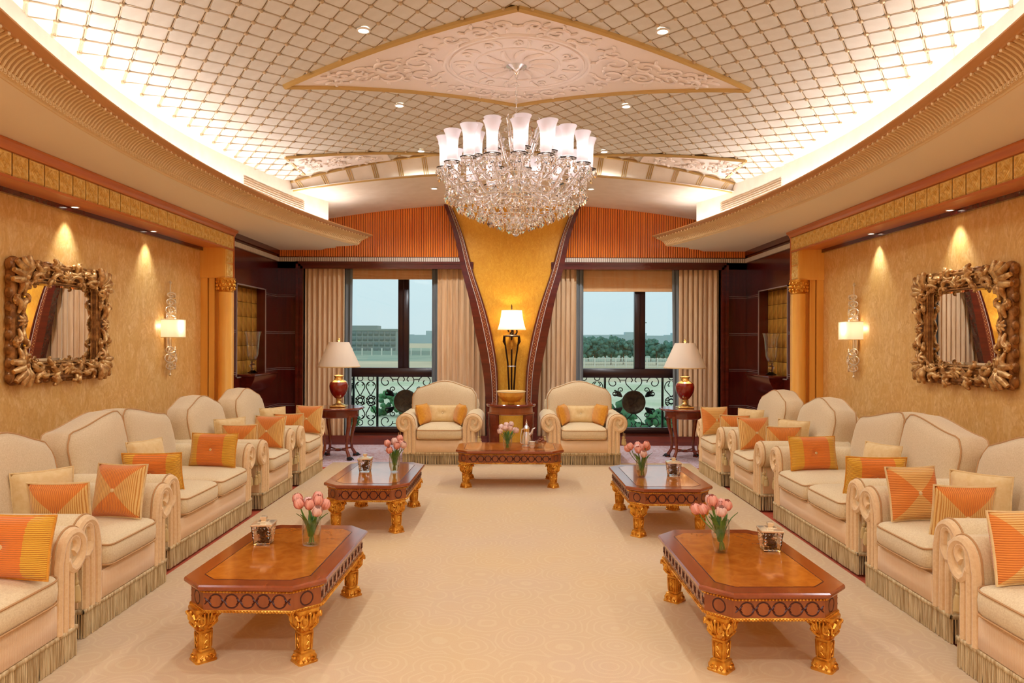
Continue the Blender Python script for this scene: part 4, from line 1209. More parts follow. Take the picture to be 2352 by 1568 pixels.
def jar(x, y, label, rz=0, s=1.0):
    t = thing('crystal_jar', label, 'jar', (x, y, TZ), rz, 'lidded crystal jars'); t.scale = (s, s, s)
    b = MB()
    def sqr(h, z, tw=0): return [(-h,-h,z),(h,-h,z),(h,h,z),(-h,h,z)]
    b.loft([sqr(.043, 0), sqr(.046, .008), sqr(.058, .112), sqr(.0545, .112), sqr(.043, .012), sqr(.001, .012)])
    for q in range(4):   # cut diamonds on each side
        M_ = Matrix.Rotation(q*PI/2, 4, 'Z')
        for i in range(5):
            for j in range(6):
                zz = .012+j*.018; hw = .046+.012*zz/.112
                xx = (i-2)*.021
                if abs(xx) > hw-.008: continue
                if abs(i-2) < 2 and 0 < j < 5: continue
                b.add([(xx-.009, -hw, zz), (xx+.009, -hw, zz), (xx, -hw, zz-.008), (xx, -hw, zz+.008), (xx, -hw-.005, zz)], [(0,2,4),(2,1,4),(1,3,4),(3,0,4)], M_)
    b.obj('body', CRYSTAL, t, 20)
    b = MB(); rnd = random.Random(int(abs(x)*100))
    for k in range(16):
        b.ball((rnd.uniform(-.026, .026), rnd.uniform(-.026, .026), .022+.0052*k), .015, 6, 4, (1.2, .9, .8))
    b.obj('dates', DATE, t, kind='stuff')
    MB().loft([sqr(.061, .112), sqr(.062, .114), sqr(.062, .120), sqr(.058, .123), sqr(.03, .130), sqr(.028, .132)]).obj('lid', PALEGOLD, t, 20)
    MB().loft([sqr(.012, .131), sqr(.011, .138), sqr(.017, .142), sqr(.017, .156), sqr(.013, .159)]).obj('knob', PALEGOLD, t, 20)
rowl = ['on the coffee table before the sofa ', 'on the coffee table before the end armchairs ']
for (x, y, rw, sd, seed, kd, n_, hs, ln) in ((-1.155, 4.25, 0, -1, 1, 'cyl', 8, 1, 0), (1.175, 4.13, 0, 1, 2, 'bul', 9, 1, -.03), (-1.055, 6.63, 1, -1, 3, 'bul', 8, .95, .02), (1.135, 6.42, 1, 1, 4, 'bul', 9, .95, -.02)):
    vase_set(x, y, 'glass tulip vase '+rowl[rw]+SD[sd], 'pink tulip '+rowl[rw]+SD[sd], seed, kd, n_, hs, ln)
vase_set(-.045, 8.06, 'glass vase of pale tulips beside the silver coffee pot', 'pale pink tulip in the vase beside the silver coffee pot', 5, 'bul', 9, .9, 0, True)
for (x, y, rw, sd, rz) in ((-1.44, 4.28, 0, -1, 4), (1.47, 4.18, 0, 1, -4), (-1.325, 6.66, 1, -1, 0), (1.43, 6.50, 1, 1, 0)):
    jar(x, y, 'lidded crystal jar '+rowl[rw]+SD[sd], R(rz))
# silver coffee pot
t = thing('coffee_pot', 'silver Arabian coffee pot with curved spout and gilt neck on the crossways table', 'coffee pot', (.165, 8.24, TZ))
MB().lathe([(.050, 0), (.052, .01), (.040, .02), (.056, .04), (.054, .07), (.036, .15), (.030, .17)], 24).obj('body', SILVER, t)
MB().lathe([(.030, .168), (.033, .18), (.030, .20), (.034, .205)], 20).obj('neck', GOLDS, t)
l_ = MB().lathe([(.036, .204), (.034, .212), (.022, .232), (.010, .245), (.012, .252), (.006, .26), (.010, .272), (.004, .29), (.001, .31)], 18).obj('lid', SILVER, t)
MB().tube([(.028, 0, .125), (.060, 0, .16), (.072, 0, .20), (.10, 0, .215)], [.016, .014, .009, .006], 8).obj('spout', SILVER, t)
MB().tube([(-.030, 0, .20), (-.052, 0, .195), (-.062, 0, .14), (-.068, 0, .05), (-.05, 0, .035)], .005, 6).obj('handle', SILVER, t)
# cups
for k in range(2):
    t = thing('coffee_cup', 'small white coffee cup stacked beside the silver coffee pot', 'cup', (.228, 8.15, TZ+k*.030), 0, 'white coffee cups')
    MB().lathe([(.018, 0), (.026, .010), (.034, .042), (.031, .042), (.023, .012), (.001, .008)], 18).obj('bowl', Mt('porcelain', srgb(240,232,220), .2).m, t)
    MB().tube([(.0342*math.cos(2*PI*i/18), .0342*math.sin(2*PI*i/18), .036) for i in range(18)], .0015, 4, closed=True).obj('gilt_band', GOLDS, t)
t = thing('date_bowl', 'cut crystal bowl heaped with dates beside the coffee cups', 'bowl', (.325, 8.18, TZ))
b = MB(); n = 20; rings = []
for (r_, z) in [(.034, 0), (.036, .008), (.050, .04), (.066, .078), (.061, .078), (.045, .042), (.03, .014), (.001, .014)]:
    rings.append([((r_*(1+.05*(1 if k % 2 else -1)*(1 if z > .002 else 0)))*math.cos(2*PI*k/n), (r_*(1+.05*(1 if k % 2 else -1)*(1 if z > .002 else 0)))*math.sin(2*PI*k/n), z) for k in range(n)])
b.loft(rings); b.obj('body', HURR, t, 20)
b = MB(); rnd = random.Random(8); DATEB = noisy('brown dates', srgb(160,86,50), srgb(112,54,30), .35, 30)
for k in range(26):
    a = rnd.random()*6.28; rr = .045*math.sqrt(rnd.random()); b.ball((rr*math.cos(a), rr*math.sin(a), .05+.055*(1-rr/.05)*rnd.random()+.012), .014, 6, 4, (1.3, .9, .8))
b.obj('dates', DATEB, t, kind='stuff')

# ------------------------------------------------------------------ round lamp tables and lamps
def lamp_table(x, y):
    t = thing('round_side_table', 'round mahogany table under the red urn lamp '+SD[1 if x > 0 else -1], 'side table', (x, y, 0), 0, 'round lamp tables by the curtains')
    MB().lathe([(.300, .66), (.335, .672), (.352, .682), (.352, .692), (.340, .70), (.001, .70)], 40).obj('top', REDWOOD, t, 30)
    MB().lathe([(.26, .565), (.275, .57), (.28, .58), (.28, .66), (.30, .664)], 40).obj('apron', REDWOOD, t, 30)
    b = MB(); path = [(.255, .0), (.275, .02), (.255, .06), (.215, .12), (.205, .20), (.225, .34), (.258, .46), (.265, .56), (.262, .60)]
    b.tube([(p[0], 0, p[1]) for p in path], [.030, .032, .024, .020, .019, .023, .030, .034, .030], 8)
    me = b.mesh('leg', REDWOOD)
    ft = MB(); ft.ball((.285, 0, .026), .040, 8, 5, (1.3, 1, .65)); 
    for k in (-1, 0, 1): ft.tube([(.29, k*.02, .03), (.335, k*.03, .014)], [.013, .007], 6)
    fme = ft.mesh('claw_foot', BLACKF)
    for k in range(4):
        a = PI/4+k*PI/2
        l_ = inst('leg', me, t, (0, 0, 0), (0, 0, a)); inst('claw_foot', fme, l_)
    MB().lathe([(.0, .10), (.05, .10), (.06, .115), (.04, .13), (.0, .13)], 16).obj('stretcher_boss', REDWOOD, t)
    for k in range(4):
        a = PI/4+k*PI/2; MB().tube([(0, 0, .115), (.21*math.cos(a), .21*math.sin(a), .125)], .012, 6).obj('stretcher', REDWOOD, t)
def urn_lamp(x, y):
    t = thing('table_lamp', 'red urn table lamp with cream cone shade '+SD[1 if x > 0 else -1], 'lamp', (x, y, .70), 0, 'red urn lamps')
    MB().bev(-.105, .105, -.105, .105, 0, .022, .006).obj('plinth', GOLDS, t)
    MB().lathe([(.095, .022), (.088, .03), (.045, .045), (.030, .07), (.028, .09), (.042, .10), (.036, .11)], 24).obj('foot', GOLDS, t)
    MB().lathe([(.034, .108), (.062, .13), (.100, .18), (.122, .235), (.128, .285), (.120, .325), (.110, .34), (.001, .34)], 32).obj('urn', RED, t)
    MB().lathe([(.112, .337), (.095, .352), (.062, .372), (.056, .40), (.066, .412), (.068, .425), (.052, .432), (.010, .44)], 24).obj('gilt_shoulder', GOLDS, t)
    MB().tube([(0, 0, .43), (0, 0, .56)], .008, 8).obj('stem', SILVER, t)
    sh = MB().lathe([(.285, .545), (.288, .55), (.135, .885), (.131, .885), (.281, .55)], 40, cap=False).obj('shade', CONE, t)
    MB().lathe([(.285, .54), (.29, .545), (.289, .556), (.284, .556)], 40, cap=False).obj('shade_trim', CREAMC, sh)
    MB().tube([(-.13, 0, .86), (.13, 0, .86)], .003, 5).obj('harp', SILVER, t)
    MB().lathe([(.004, .86), (.006, .89), (.016, .90), (.018, .912), (.008, .922), (.012, .93), (.001, .945)], 12).obj('finial', GOLDS, t)
for s in (-1, 1):
    lamp_table(s*2.37, 10.06); urn_lamp(s*2.365, 10.06)
    lamp('POINT', 'urn_lamp_fill', (s*2.365, 10.06, .70+.72), 3.0, (1, .93, .82), size=.04)  # fill light added inside the shade to brighten the soffit and curtains

# pedestal table with ribbed bowl
t = thing('pedestal_table', 'oval mahogany pedestal table with two slab legs standing before the pier', 'table', (-.01, 9.98, 0))
MB().lathe([(.29, .715), (.325, .725), (.335, .738), (.335, .75), (.325, .76), (.001, .76)], 40, sy=.78).obj('top', REDWOOD, t, 30)
MB().lathe([(.30, .62), (.318, .628), (.318, .64), (.295, .65), (.292, .715), (.30, .718)], 40, sy=.78).obj('apron', APRON, t, 30)
for s in (-1, 1):
    rings = []
    for z, k in ((.07, 1.0), (.2, .96), (.4, .97), (.62, 1.0)):
        rings.append([(s*k*.31*math.cos(a), -.24*k*math.sin(a)*1.0, z) for a in [R(q) for q in range(-48, 49, 12)]]+[(s*k*.25*math.cos(a), -.2*k*math.sin(a), z) for a in [R(q) for q in range(48, -49, -12)]])
    MB().loft(rings).obj('slab_leg', REDWOOD, t)
b = MB(); out = [(-.27, 0), (-.19, 0), (-.14, .022), (0, .034), (.14, .022), (.19, 0), (.27, 0), (.30, .07), (-.30, .07)]
b.prism(out, -.24, .24, 'y'); b.obj('plinth', MAHOGX, t)
t = thing('ribbed_bowl', 'yellow ribbed bowl with a pale rim on the oval pedestal table', 'bowl', (-.01, 9.93, .76))
YB_ = noisy('yellow glaze', srgb(250,190,70), srgb(232,156,44), .3, 14)
n = 56; rings = []
for i, (r_, z) in enumerate([(.085, 0), (.095, .012), (.08, .022), (.125, .055), (.168, .105), (.190, .160)]):
    rings.append([(r_*(1+(.035 if (k % 2 and i in (3, 4)) else 0))*math.cos(2*PI*k/n), r_*(1+(.035 if (k % 2 and i in (3, 4)) else 0))*math.sin(2*PI*k/n), z) for k in range(n)])
MB().loft(rings).obj('body', YB_, t, 20)
for k in range(4):
    a = PI/4+k*PI/2; MB().box(-.03, .03, -.03, .03, 0, .035, Matrix.Translation((.12*math.cos(a), .12*math.sin(a), 0)) @ Matrix.Rotation(a, 4, 'Z')).obj('foot', YB_, t)
MB().lathe([(.188, .155), (.198, .162), (.198, .172), (.185, .174), (.165, .13), (.001, .05)], 40).obj('rim', Mt('pale rim', srgb(240,214,160), .3).m, t)

# ------------------------------------------------------------------ torch sconce on the pier
t = thing('torch_sconce', 'tall iron torch wall lamp with a lit silk bell shade on the yellow pier', 'wall lamp', (-.005, 11.17, .82))
BR = Mt('dark bronze', srgb(58,34,22), .35, .6).m
for dx, dy in ((-.115, 0), (.115, 0), (0, -.05)):
    MB().tube([(dx*.30, dy*.3, .0), (dx*.5, dy*.5, .45), (dx, dy, .86)], [.016, .015, .013], 6).obj('rod', BR, t)
MB().lathe([(.001, -.06), (.02, -.04), (.03, -.01), (.055, 0), (.055, .02), (.001, .03)], 14).obj('finial', BR, t)
MB().lathe([(.072, .40), (.075, .406), (.072, .412)], 18, cap=False).obj('collar', SILVER, t)
MB().lathe([(.125, .85), (.130, .86), (.120, .872), (.05, .885)], 18).obj('cup', BR, t)
b = MB()
for sg in (-1, 1):
    b.tube(xz([(sg*(.03+p[0]), .94+p[1]) for p in spiral(0, 0, .065, .012, -PI/2, .9*sg, 14)], -.03), .012, 6)
    b.tube([(sg*.11, 0, .87), (sg*.115, -.01, .78), (sg*.09, -.02, .70)], [.02, .026, .006], 6)
b.obj('scrollwork', BR, t)
MB().tube([(0, 0, .88), (0, 0, 1.02)], .011, 8).obj('stem', BR, t)
b = MB(); b.tube([(0, -.05, .80), (0, -.055, .72), (0, -.05, .66)], [.012, .022, .005], 6); b.obj('acanthus', GOLD, t)
n = 8; rings = []
for (r_, z) in [(.215, .955), (.212, .975), (.185, 1.06), (.165, 1.16), (.155, 1.255)]:
    rings.append([(r_*math.cos(2*PI*(k+.5)/24), .62*r_*math.sin(2*PI*(k+.5)/24), z) for k in range(24)])
sh = MB().loft(rings, cap=False).obj('shade', SILK, t)
for (r_, z) in ((.216, .957), (.156, 1.254)):
    MB().tube([(r_*math.cos(2*PI*(k+.5)/24), .62*r_*math.sin(2*PI*(k+.5)/24), z) for k in range(24)], .005, 5, closed=True).obj('shade_trim', CREAMC, sh)
MB().lathe([(.004, 1.22), (.006, 1.27), (.014, 1.285), (.006, 1.30), (.010, 1.312), (.001, 1.35)], 10).obj('finial', BR, t)
MB().box(-.03, .03, .02, .17, .86, .92).obj('wall_bracket', BR, t)
lamp('POINT', 'torch_bulb', (-.005, 11.17, .82+1.13), 6, (1, .82, .55), size=.03)

# ------------------------------------------------------------------ wall sconces
for s in (-1, 1):
    t = thing('wall_sconce', 'pale gilt scroll wall sconce with square cream shade '+SD[s], 'wall lamp', (s*3.85, 8.22, 1.6), (-PI/2 if s > 0 else PI/2), 'scroll wall sconces')
    b = MB()
    b.tube([(0, -.03, -.36), (0, -.03, .62)], [.010, .008], 8)
    b.lathe([(.001, -.40), (.016, -.385), (.006, -.36)], 8, (0, -.03, 0)); b.lathe([(.006, .62), (.018, .645), (.001, .67)], 8, (0, -.03, 0))
    for k, (z, rr) in enumerate([(.50, .035), (.42, .045), (.33, .055), (.24, .05), (-.10, .05), (-.19, .065), (-.28, .05)]):
        up = 1 if z > 0 else -1
        for sg in (-1, 1):
            b.tube([(sg*(.012+rr*1.0+1.45*p[0]), -.03-.03*(1-p[0]/rr), z+up*p[1]) for p in spiral(0, 0, rr, rr*.2, PI, -1.35 if sg > 0 else -1.35, 16)] if sg > 0 else [(-(.012+rr*1.0+1.45*p[0]), -.03-.03*(1-p[0]/rr), z+up*p[1]) for p in spiral(0, 0, rr, rr*.2, PI, -1.35, 16)], [.0085*(1-.4*i/16) for i in range(17)], 6)
            b.tube([(sg*.008, -.03, z-up*.03), (sg*(.02+rr*.5), -.045, z-up*.01), (sg*(.03+rr), -.05, z+up*.03)], [.006, .010, .003], 5)
    b.obj('scrollwork', WHITEGOLD, t)
    MB().bev(-.05, .05, -.025, -.0, -.08, .3, .006).obj('backplate', WHITEGOLD, t)
    rings = []
    for z in (.03, .05, .215, .235):
        rings.append([(.19*math.copysign(abs(math.cos(R(a)))**.45, math.cos(R(a))), -.015-.135*abs(math.sin(R(a)))**.45, z) for a in range(0, 181, 10)])
    sh = MB().loft(rings, close=False, cap=False).obj('shade', LINEN, t)
    MB().tube([(p[0], p[1], .033) for p in rings[0]], .005, 5).obj('shade_trim', CREAMC, sh); MB().tube([(p[0], p[1], .232) for p in rings[0]], .005, 5).obj('shade_trim', CREAMC, sh)
    lamp('POINT', 'sconce_bulb', (s*3.77, 8.22, 1.6+.16), 1.1, (1, .84, .6), size=.025)

# ------------------------------------------------------------------ carved mirrors
def acanthus(bm, x, z, a, L, hand=1, y=-.075, w_=.016):
    """a curling leaf: main rib curls, with lobes along it"""
    pts = []
    for i in range(12):
        u = i/11; aa = a+hand*(2.6*u*u); pts.append((x, z)) if i == 0 else pts.append((pts[-1][0]+L/11*math.cos(aa)*(1-.3*u), pts[-1][1]+L/11*math.sin(aa)*(1-.3*u)))
    bm.tube([(p[0], y-.018*math.sin(PI*i/11), p[1]) for i, p in enumerate(pts)], [w_*(.55+.9*math.sin(PI*(i+1)/13)) for i in range(12)], 6)
    e = pts[-1]; bm.ball((e[0], y-.012, e[1]), w_*.95, 6, 4)
    for i in (2, 4, 6, 8):
        p, q = pts[i], pts[i+1]; aa = math.atan2(q[1]-p[1], q[0]-p[0])-hand*.9
        l_ = L*.24*(1-.06*i)
        bm.tube([(p[0], y, p[1]), (p[0]+l_*.55*math.cos(aa), y-.010, p[1]+l_*.55*math.sin(aa)), (p[0]+l_*math.cos(aa+hand*.5), y-.002, p[1]+l_*math.sin(aa+hand*.5))], [w_*.6, w_*.75, w_*.25], 5)
def make_mirror():
    t = thing('carved_mirror', 'wall mirror in a broad carved antique gold frame '+SD[-1], 'mirror', (0, 0, 0), 0, 'carved wall mirrors')
    W_, H_, fw = 1.34, .98, .165
    a, c = W_/2, H_/2; ia, ic = a-fw, c-fw
    def rect(x, z, y): return [(-x, y, -z), (x, y, -z), (x, y, z), (-x, y, z)]
    b = MB(); b.loft([rect(a-.02, c-.02, 0), rect(a-.01, c-.01, -.05), rect(a-.03, c-.03, -.068), rect(ia+.035, ic+.035, -.058), rect(ia+.004, ic+.004, -.03), rect(ia+.004, ic+.004, 0)], cap=False); b.obj('frame', ANTIQD, t, 30)
    for (x, z, y, rr) in ((ia+.006, ic+.006, -.045, .009), (ia+.03, ic+.03, -.06, .007)):
        MB().tube(rect(x, z, y), rr, 6, closed=True).obj('inner_bead', ANTIQ, t)
    b = MB().loft([rect(ia, ic, -.016), rect(ia-.028, ic-.028, -.019)], cap=False); b.add(rect(ia-.028, ic-.028, -.019), [(0, 1, 2, 3)]); b.obj('glass', MIRROR, t, 1)
    MB().box(-a+.03, a-.03, -.012, -.002, -c+.03, c-.03).obj('backing', ANTIQD, t)
    m = fw/2+.012; bt = MB(); bl = MB()
    for sg in (-1, 1):
        xm, zm = a-m, c-m
        bm = MB()       # top and bottom runs
        for sx_ in (-1, 1):
            ang = lambda d: d if sx_ > 0 else PI-d
            hd = sx_*sg
            acanthus(bm, sx_*.05, sg*(zm-.02), ang(sg*.5), .24, -hd)
            acanthus(bm, sx_*.06, sg*(zm+.03), ang(-sg*.3), .20, hd)
            acanthus(bm, sx_*.27, sg*(zm+.04), ang(-sg*.5), .22, hd)
            acanthus(bm, sx_*.30, sg*(zm-.045), ang(sg*.6), .22, -hd)
            acanthus(bm, sx_*.48, sg*(zm+.02), ang(-sg*.2), .14, hd)
            acanthus(bm, sx_*.16, sg*(zm-.055), ang(sg*.2), .15, -hd, -.07, .013)
            acanthus(bm, sx_*.36, sg*(zm+.0), ang(PI-sg*.9), .17, hd, -.072, .014)
            acanthus(bm, sx_*.42, sg*(zm-.05), ang(PI+sg*.5), .13, -hd, -.07, .012)
            acanthus(bm, sx_*.12, sg*(zm+.02), ang(sg*1.2), .13, hd, -.072, .013)
            acanthus(bm, sx_*.20, sg*(zm+.05), ang(PI-sg*.4), .12, -hd)
            bm.tube([(sx_*x_, -.078, sg*(zm-.05+.085*math.sin((x_-.05)*9))) for x_ in [.05+.026*i for i in range(20)]], .011, 6)
        for k in range(7):
            aa = PI*k/6; bm.tube([(0, -.08, sg*(zm-.04)), (.045*math.cos(aa), -.098, sg*(zm-.04+.045*math.sin(aa))), (.075*math.cos(aa), -.086, sg*(zm-.04+.085*math.sin(aa)))], [.012, .018, .007], 6)
        bm.ball((0, -.095, sg*(zm-.04)), .026, 8, 5)
        bm.obj('carved_rail', ANTIQ, t, 60)
        bm = MB()       # left and right runs
        for sz_ in (-1, 1):
            ang = lambda d: PI/2+d if sz_ > 0 else -PI/2-d
            hd = sg*sz_
            acanthus(bm, sg*(xm-.02), sz_*.05, ang(-sg*.4), .20, hd)
            acanthus(bm, sg*(xm+.035), sz_*.06, ang(sg*.3), .18, -hd)
            acanthus(bm, sg*(xm+.03), sz_*.21, ang(sg*.5), .17, -hd)
            acanthus(bm, sg*(xm-.04), sz_*.22, ang(-sg*.5), .15, hd)
            acanthus(bm, sg*(xm+.0), sz_*.30, ang(PI-sg*.7), .15, -hd, -.072, .013)
            acanthus(bm, sg*(xm+.04), sz_*.12, ang(-sg*.9), .13, hd, -.07, .012)
            acanthus(bm, sg*(xm-.05), sz_*.13, ang(sg*.6), .13, -hd, -.07, .012)
            bm.tube([(sg*(xm-.05+.08*math.sin((z_-.04)*10)), -.078, sz_*z_) for z_ in [.04+.024*i for i in range(13)]], .010, 6)
        for k in range(8):
            aa = 2*PI*k/8; bm.tube([(sg*xm, -.08, 0), (sg*xm+.03*math.cos(aa), -.098, .03*math.sin(aa)), (sg*xm+.055*math.cos(aa), -.088, .055*math.sin(aa))], [.010, .015, .006], 6)
        bm.ball((sg*xm, -.095, 0), .022, 8, 5)
        bm.obj('carved_stile', ANTIQ, t, 60)
    for sx_ in (-1, 1):
        for sz_ in (-1, 1):
            bm = MB(); x0, z0 = sx_*(a-fw-.0), sz_*(c-fw-.0)
            base = math.atan2(sz_, sx_)
            for k in range(-2, 3):
                aa = base+k*.42; L_ = .20 if abs(k) < 1 else .185
                bm.tube([(x0+.03*math.cos(aa), -.07, z0+.03*math.sin(aa)), (x0+L_*.55*math.cos(aa), -.105, z0+L_*.55*math.sin(aa)), (x0+L_*math.cos(aa), -.085, z0+L_*math.sin(aa))], [.020, .034, .020], 6)
            for sg in (-1, 1):
                bm.tube([(x0+sx_*(.05 if sg > 0 else .0)+p[0], -.08, z0+sz_*(.0 if sg > 0 else .05)+p[1]) for p in spiral(0, 0, .042, .008, base, sg*1.4, 14)], .011, 6)
            bm.ball((x0+sx_*.02, -.09, z0+sz_*.02), .024, 8, 5)
            bm.obj('corner_leaf', ANTIQ, t, 60)
    bm = MB()      # lobed outer edge
    for sg in (-1, 1):
        for k in range(13): bm.ball((-a+.06+k*(2*a-.12)/12, -.034, sg*(c-.012)), .034, 8, 5, (1.25, .9, .6))
        for k in range(9): bm.ball((sg*(a-.012), -.034, -c+.06+k*(2*c-.12)/8), .034, 8, 5, (.6, .9, 1.25))
    bm.obj('lobed_edge', ANTIQD, t)
    return t
mr = make_mirror()
mr.location = (-XA, 6.25, 1.745); mr.rotation_euler = (0, 0, PI/2)
dup(mr, (XA, 6.25, 1.735), -PI/2, 'wall mirror in a broad carved antique gold frame '+SD[1])
# ------------------------------------------------------------------ chandelier
CH = (CX-.005, 6.34)
ch = thing('chandelier', 'large crystal chandelier with frosted tulip shades and tiers of cut drops', 'chandelier', (CH[0], CH[1], 0))
MB().lathe([(.001, 3.998), (.085, 3.985), (.09, 3.965), (.05, 3.945), (.02, 3.925), (.012, 3.90)], 20).obj('canopy', SILVER, ch)
for k in range(9):      # chain links
    z = 3.885-k*.036
    pts = [(.011*math.cos(2*PI*i/10), 0, z+.022*math.sin(2*PI*i/10)) for i in range(10)]
    MB().tube(pts, .0035, 5, closed=True, M=Matrix.Rotation(PI/2*(k % 2), 4, 'Z')).obj('chain_link', SILVER, ch)
MB().lathe([(.006, 3.57), (.03, 3.55), (.05, 3.50), (.03, 3.46), (.018, 3.44), (.05, 3.40), (.062, 3.35), (.045, 3.28), (.02, 3.24), (.06, 3.20), (.085, 3.14), (.06, 3.06), (.03, 3.02), (.10, 2.97), (.13, 2.92), (.10, 2.86), (.05, 2.83), (.09, 2.78), (.07, 2.70), (.03, 2.66), (.05, 2.62), (.001, 2.56)], 20).obj('stem', CRYSTAL, ch, 20)
def drop_mesh(L, w_):
    b = MB(); rings = []
    for z, r_ in ((0, .06), (-.18, .55), (-.5, 1.0), (-.72, .9), (-1.0, .02)):
        rings.append([(w_*max(r_, .02)*math.cos(2*PI*k/6+(.5 if z < -.6 else 0)), w_*.62*max(r_, .02)*math.sin(2*PI*k/6+(.5 if z < -.6 else 0)), z*L) for k in range(6)])
    b.loft(rings); b.ball((0, 0, .010), .007, 6, 4); return b
D1 = drop_mesh(.060, .017).mesh('crystal_drop', CRYSTAL, 5); D2 = drop_mesh(.075, .021).mesh('crystal_drop', CRYSTAL, 5)
shade_b = MB().lathe([(.036, 0), (.044, .012), (.046, .05), (.045, .12), (.050, .18), (.062, .225), (.074, .25), (.072, .25), (.060, .224), (.047, .18), (.042, .12), (.043, .05), (.041, .014)], 22, cap=False).mesh('glass_shade', FROST, 60)
cup_b = MB().lathe([(.012, -.05), (.018, -.035), (.012, -.02), (.03, -.006), (.066, .004), (.072, .012), (.066, .014), (.03, .004), (.04, .02), (.036, .022), (.001, .012)], 16).mesh('bobeche', CRYSTAL, 25)
ndrop = 0; extra = MB()
def hang(x, y, z, big=False, a=0, stuff=False):
    global ndrop
    if ndrop < 292 and not stuff:
        inst('crystal_drop', D2 if big else D1, ch, (x, y, z), (0, 0, a)); ndrop += 1
    else:
        d = drop_mesh(.075, .021) if big else drop_mesh(.060, .017)
        extra.add(d.v, d.f, Matrix.Translation((x, y, z)) @ Matrix.Rotation(a, 4, 'Z'))
def arm(rad, zc, a, hubz, dip):
    b = MB(); pts = []
    for i in range(15):
        u = i/14; r_ = .05+(rad-.05)*u
        z = hubz+(zc-.05-hubz)*u-dip*math.sin(PI*min(1, u*1.02))**1.2 + .05*math.sin(2*PI*u)*(1-u)
        pts.append((r_*math.cos(a), r_*math.sin(a), z))
    b.tube(pts, .014, 8); b.obj('arm', CRYSTAL, ch, 60)
    x, y = rad*math.cos(a), rad*math.sin(a)
    inst('bobeche', cup_b, ch, (x, y, zc)); inst('glass_shade', shade_b, ch, (x, y, zc+.02))
    lamp('POINT', 'chandelier_bulb', (CH[0]+x, CH[1]+y, zc+.13), P_BULB, (1, .93, .88), size=.022)
    for k in range(6):
        q = a+2*PI*k/6; hang(x+.064*math.cos(q), y+.064*math.sin(q), zc-.008, False, q)
    return pts
a0 = -PI/2+R(2)
for k in range(18): arm(.615, 3.055, a0+2*PI*k/18, 2.96, .17)
for k in range(9): arm(.37, 3.165, a0+R(6)+2*PI*k/9, 3.08, .10)
# tiers of drops below
for (rad, z, n, big) in ((.60, 2.86, 45, True), (.50, 2.78, 38, True), (.41, 2.74, 32, True), (.32, 2.70, 26, True), (.23, 2.66, 24, True), (.14, 2.63, 16, True), (.06, 2.60, 8, True), (.56, 2.93, 36, False), (.40, 2.86, 26, False), (.22, 2.80, 14, False)):
    ring = MB().tube([(rad*math.cos(2*PI*i/48), rad*math.sin(2*PI*i/48), z+.012) for i in range(48)], .004, 4, closed=True).obj('tier_ring', SILVER, ch)
    for i in range(n):
        a = 2*PI*(i+.5*(n % 3))/n; hang(rad*math.cos(a), rad*math.sin(a), z-.004*math.sin(i*2.3), big, a)
# bead swags from the upper tier to the outer cups
for k in range(18):
    a = a0+2*PI*k/18; a2 = a+2*PI/18
    for i in range(1, 12):
        u = i/12; aa = a+(a2-a)*u; z = 3.02-.10*math.sin(PI*u)
        extra.ball((.60*math.cos(aa), .60*math.sin(aa), z), .0085, 5, 3)
    for i in range(14):
        u = i/14; r_ = .10+.50*u; z = 3.42-.38*u-.10*math.sin(PI*u)
        extra.ball((r_*math.cos(a), r_*math.sin(a), z), .008, 5, 3)
    for i in range(11):
        u = i/10; r_ = .10+.50*u; z = 2.66+.20*u**1.3
        extra.ball((r_*math.cos(a+.1), r_*math.sin(a+.1), z), .008, 5, 3)
extra.ball((0, 0, 2.535), .032, 12, 8)
# spear crystals rising round the stem
for k in range(9):
    a = a0+2*PI*(k+.5)/9
    extra.tube([(.12*math.cos(a), .12*math.sin(a), 3.16), (.20*math.cos(a), .20*math.sin(a), 3.40), (.24*math.cos(a), .24*math.sin(a), 3.46), (.21*math.cos(a), .21*math.sin(a), 3.50)], [.012, .014, .012, .004], 5)
extra.obj('small_crystals', CRYSTAL, ch, 5, kind='stuff')

# ------------------------------------------------------------------ curtains, blinds
def curtain(name, label, x0, x1, y, folds, amp, mat, group, z0=.02, z1=2.74, tx0=None, tx1=None, seed=1):
    rnd = random.Random(seed); n = folds*8
    ph = [rnd.uniform(-.6, .6) for _ in range(folds+1)]; am = [rnd.uniform(.6, 1.1) for _ in range(folds+1)]
    rows = []
    for j in range(9):
        v = j/8; z = z0+(z1-z0)*v; f = []; bk = []
        a_ = x0+((tx0 if tx0 is not None else x0)-x0)*v; c_ = x1+((tx1 if tx1 is not None else x1)-x1)*v
        for i in range(n+1):
            u = i/n; k = u*folds; i0 = min(int(k), folds-1); fr = k-i0
            pa = ph[i0]*(1-fr)+ph[i0+1]*fr; ag = am[i0]*(1-fr)+am[i0+1]*fr
            yy = y+amp*ag*math.sin(2*PI*k+pa*(1-.5*v))*(.75+.25*(1-v))
            x = a_+(c_-a_)*u+amp*.35*math.sin(4*PI*k+pa)
            f.append((x, yy, z)); bk.append((x, yy+.012, z))
        rows.append(f+bk[::-1])
    o = MB().loft(rows).obj(name, mat, ang=70)
    return tag(o, label, 'curtain', group)
gcur = 'beige silk curtains'
lc_o, lc_i = 'beige silk curtain against the outer window casing ', 'beige silk curtain between window and pier '
sl_o, sl_i = 'slate inner curtain by the outer beige curtain ', 'slate inner curtain by the pier-side beige curtain '
curtain('curtain', lc_o+SD[-1], -3.215, -2.60, 11.45, 8, .045, CURT, gcur, seed=1)
curtain('curtain', lc_o+SD[1], 3.215, 2.60, 11.45, 8, .045, CURT, gcur, seed=2)
curtain('curtain', lc_i+SD[-1], -1.16, -.40, 11.50, 9, .045, CURT, gcur, seed=3)
curtain('curtain', lc_i+SD[1], 1.00, .40, 11.50, 8, .045, CURT, gcur, seed=4)
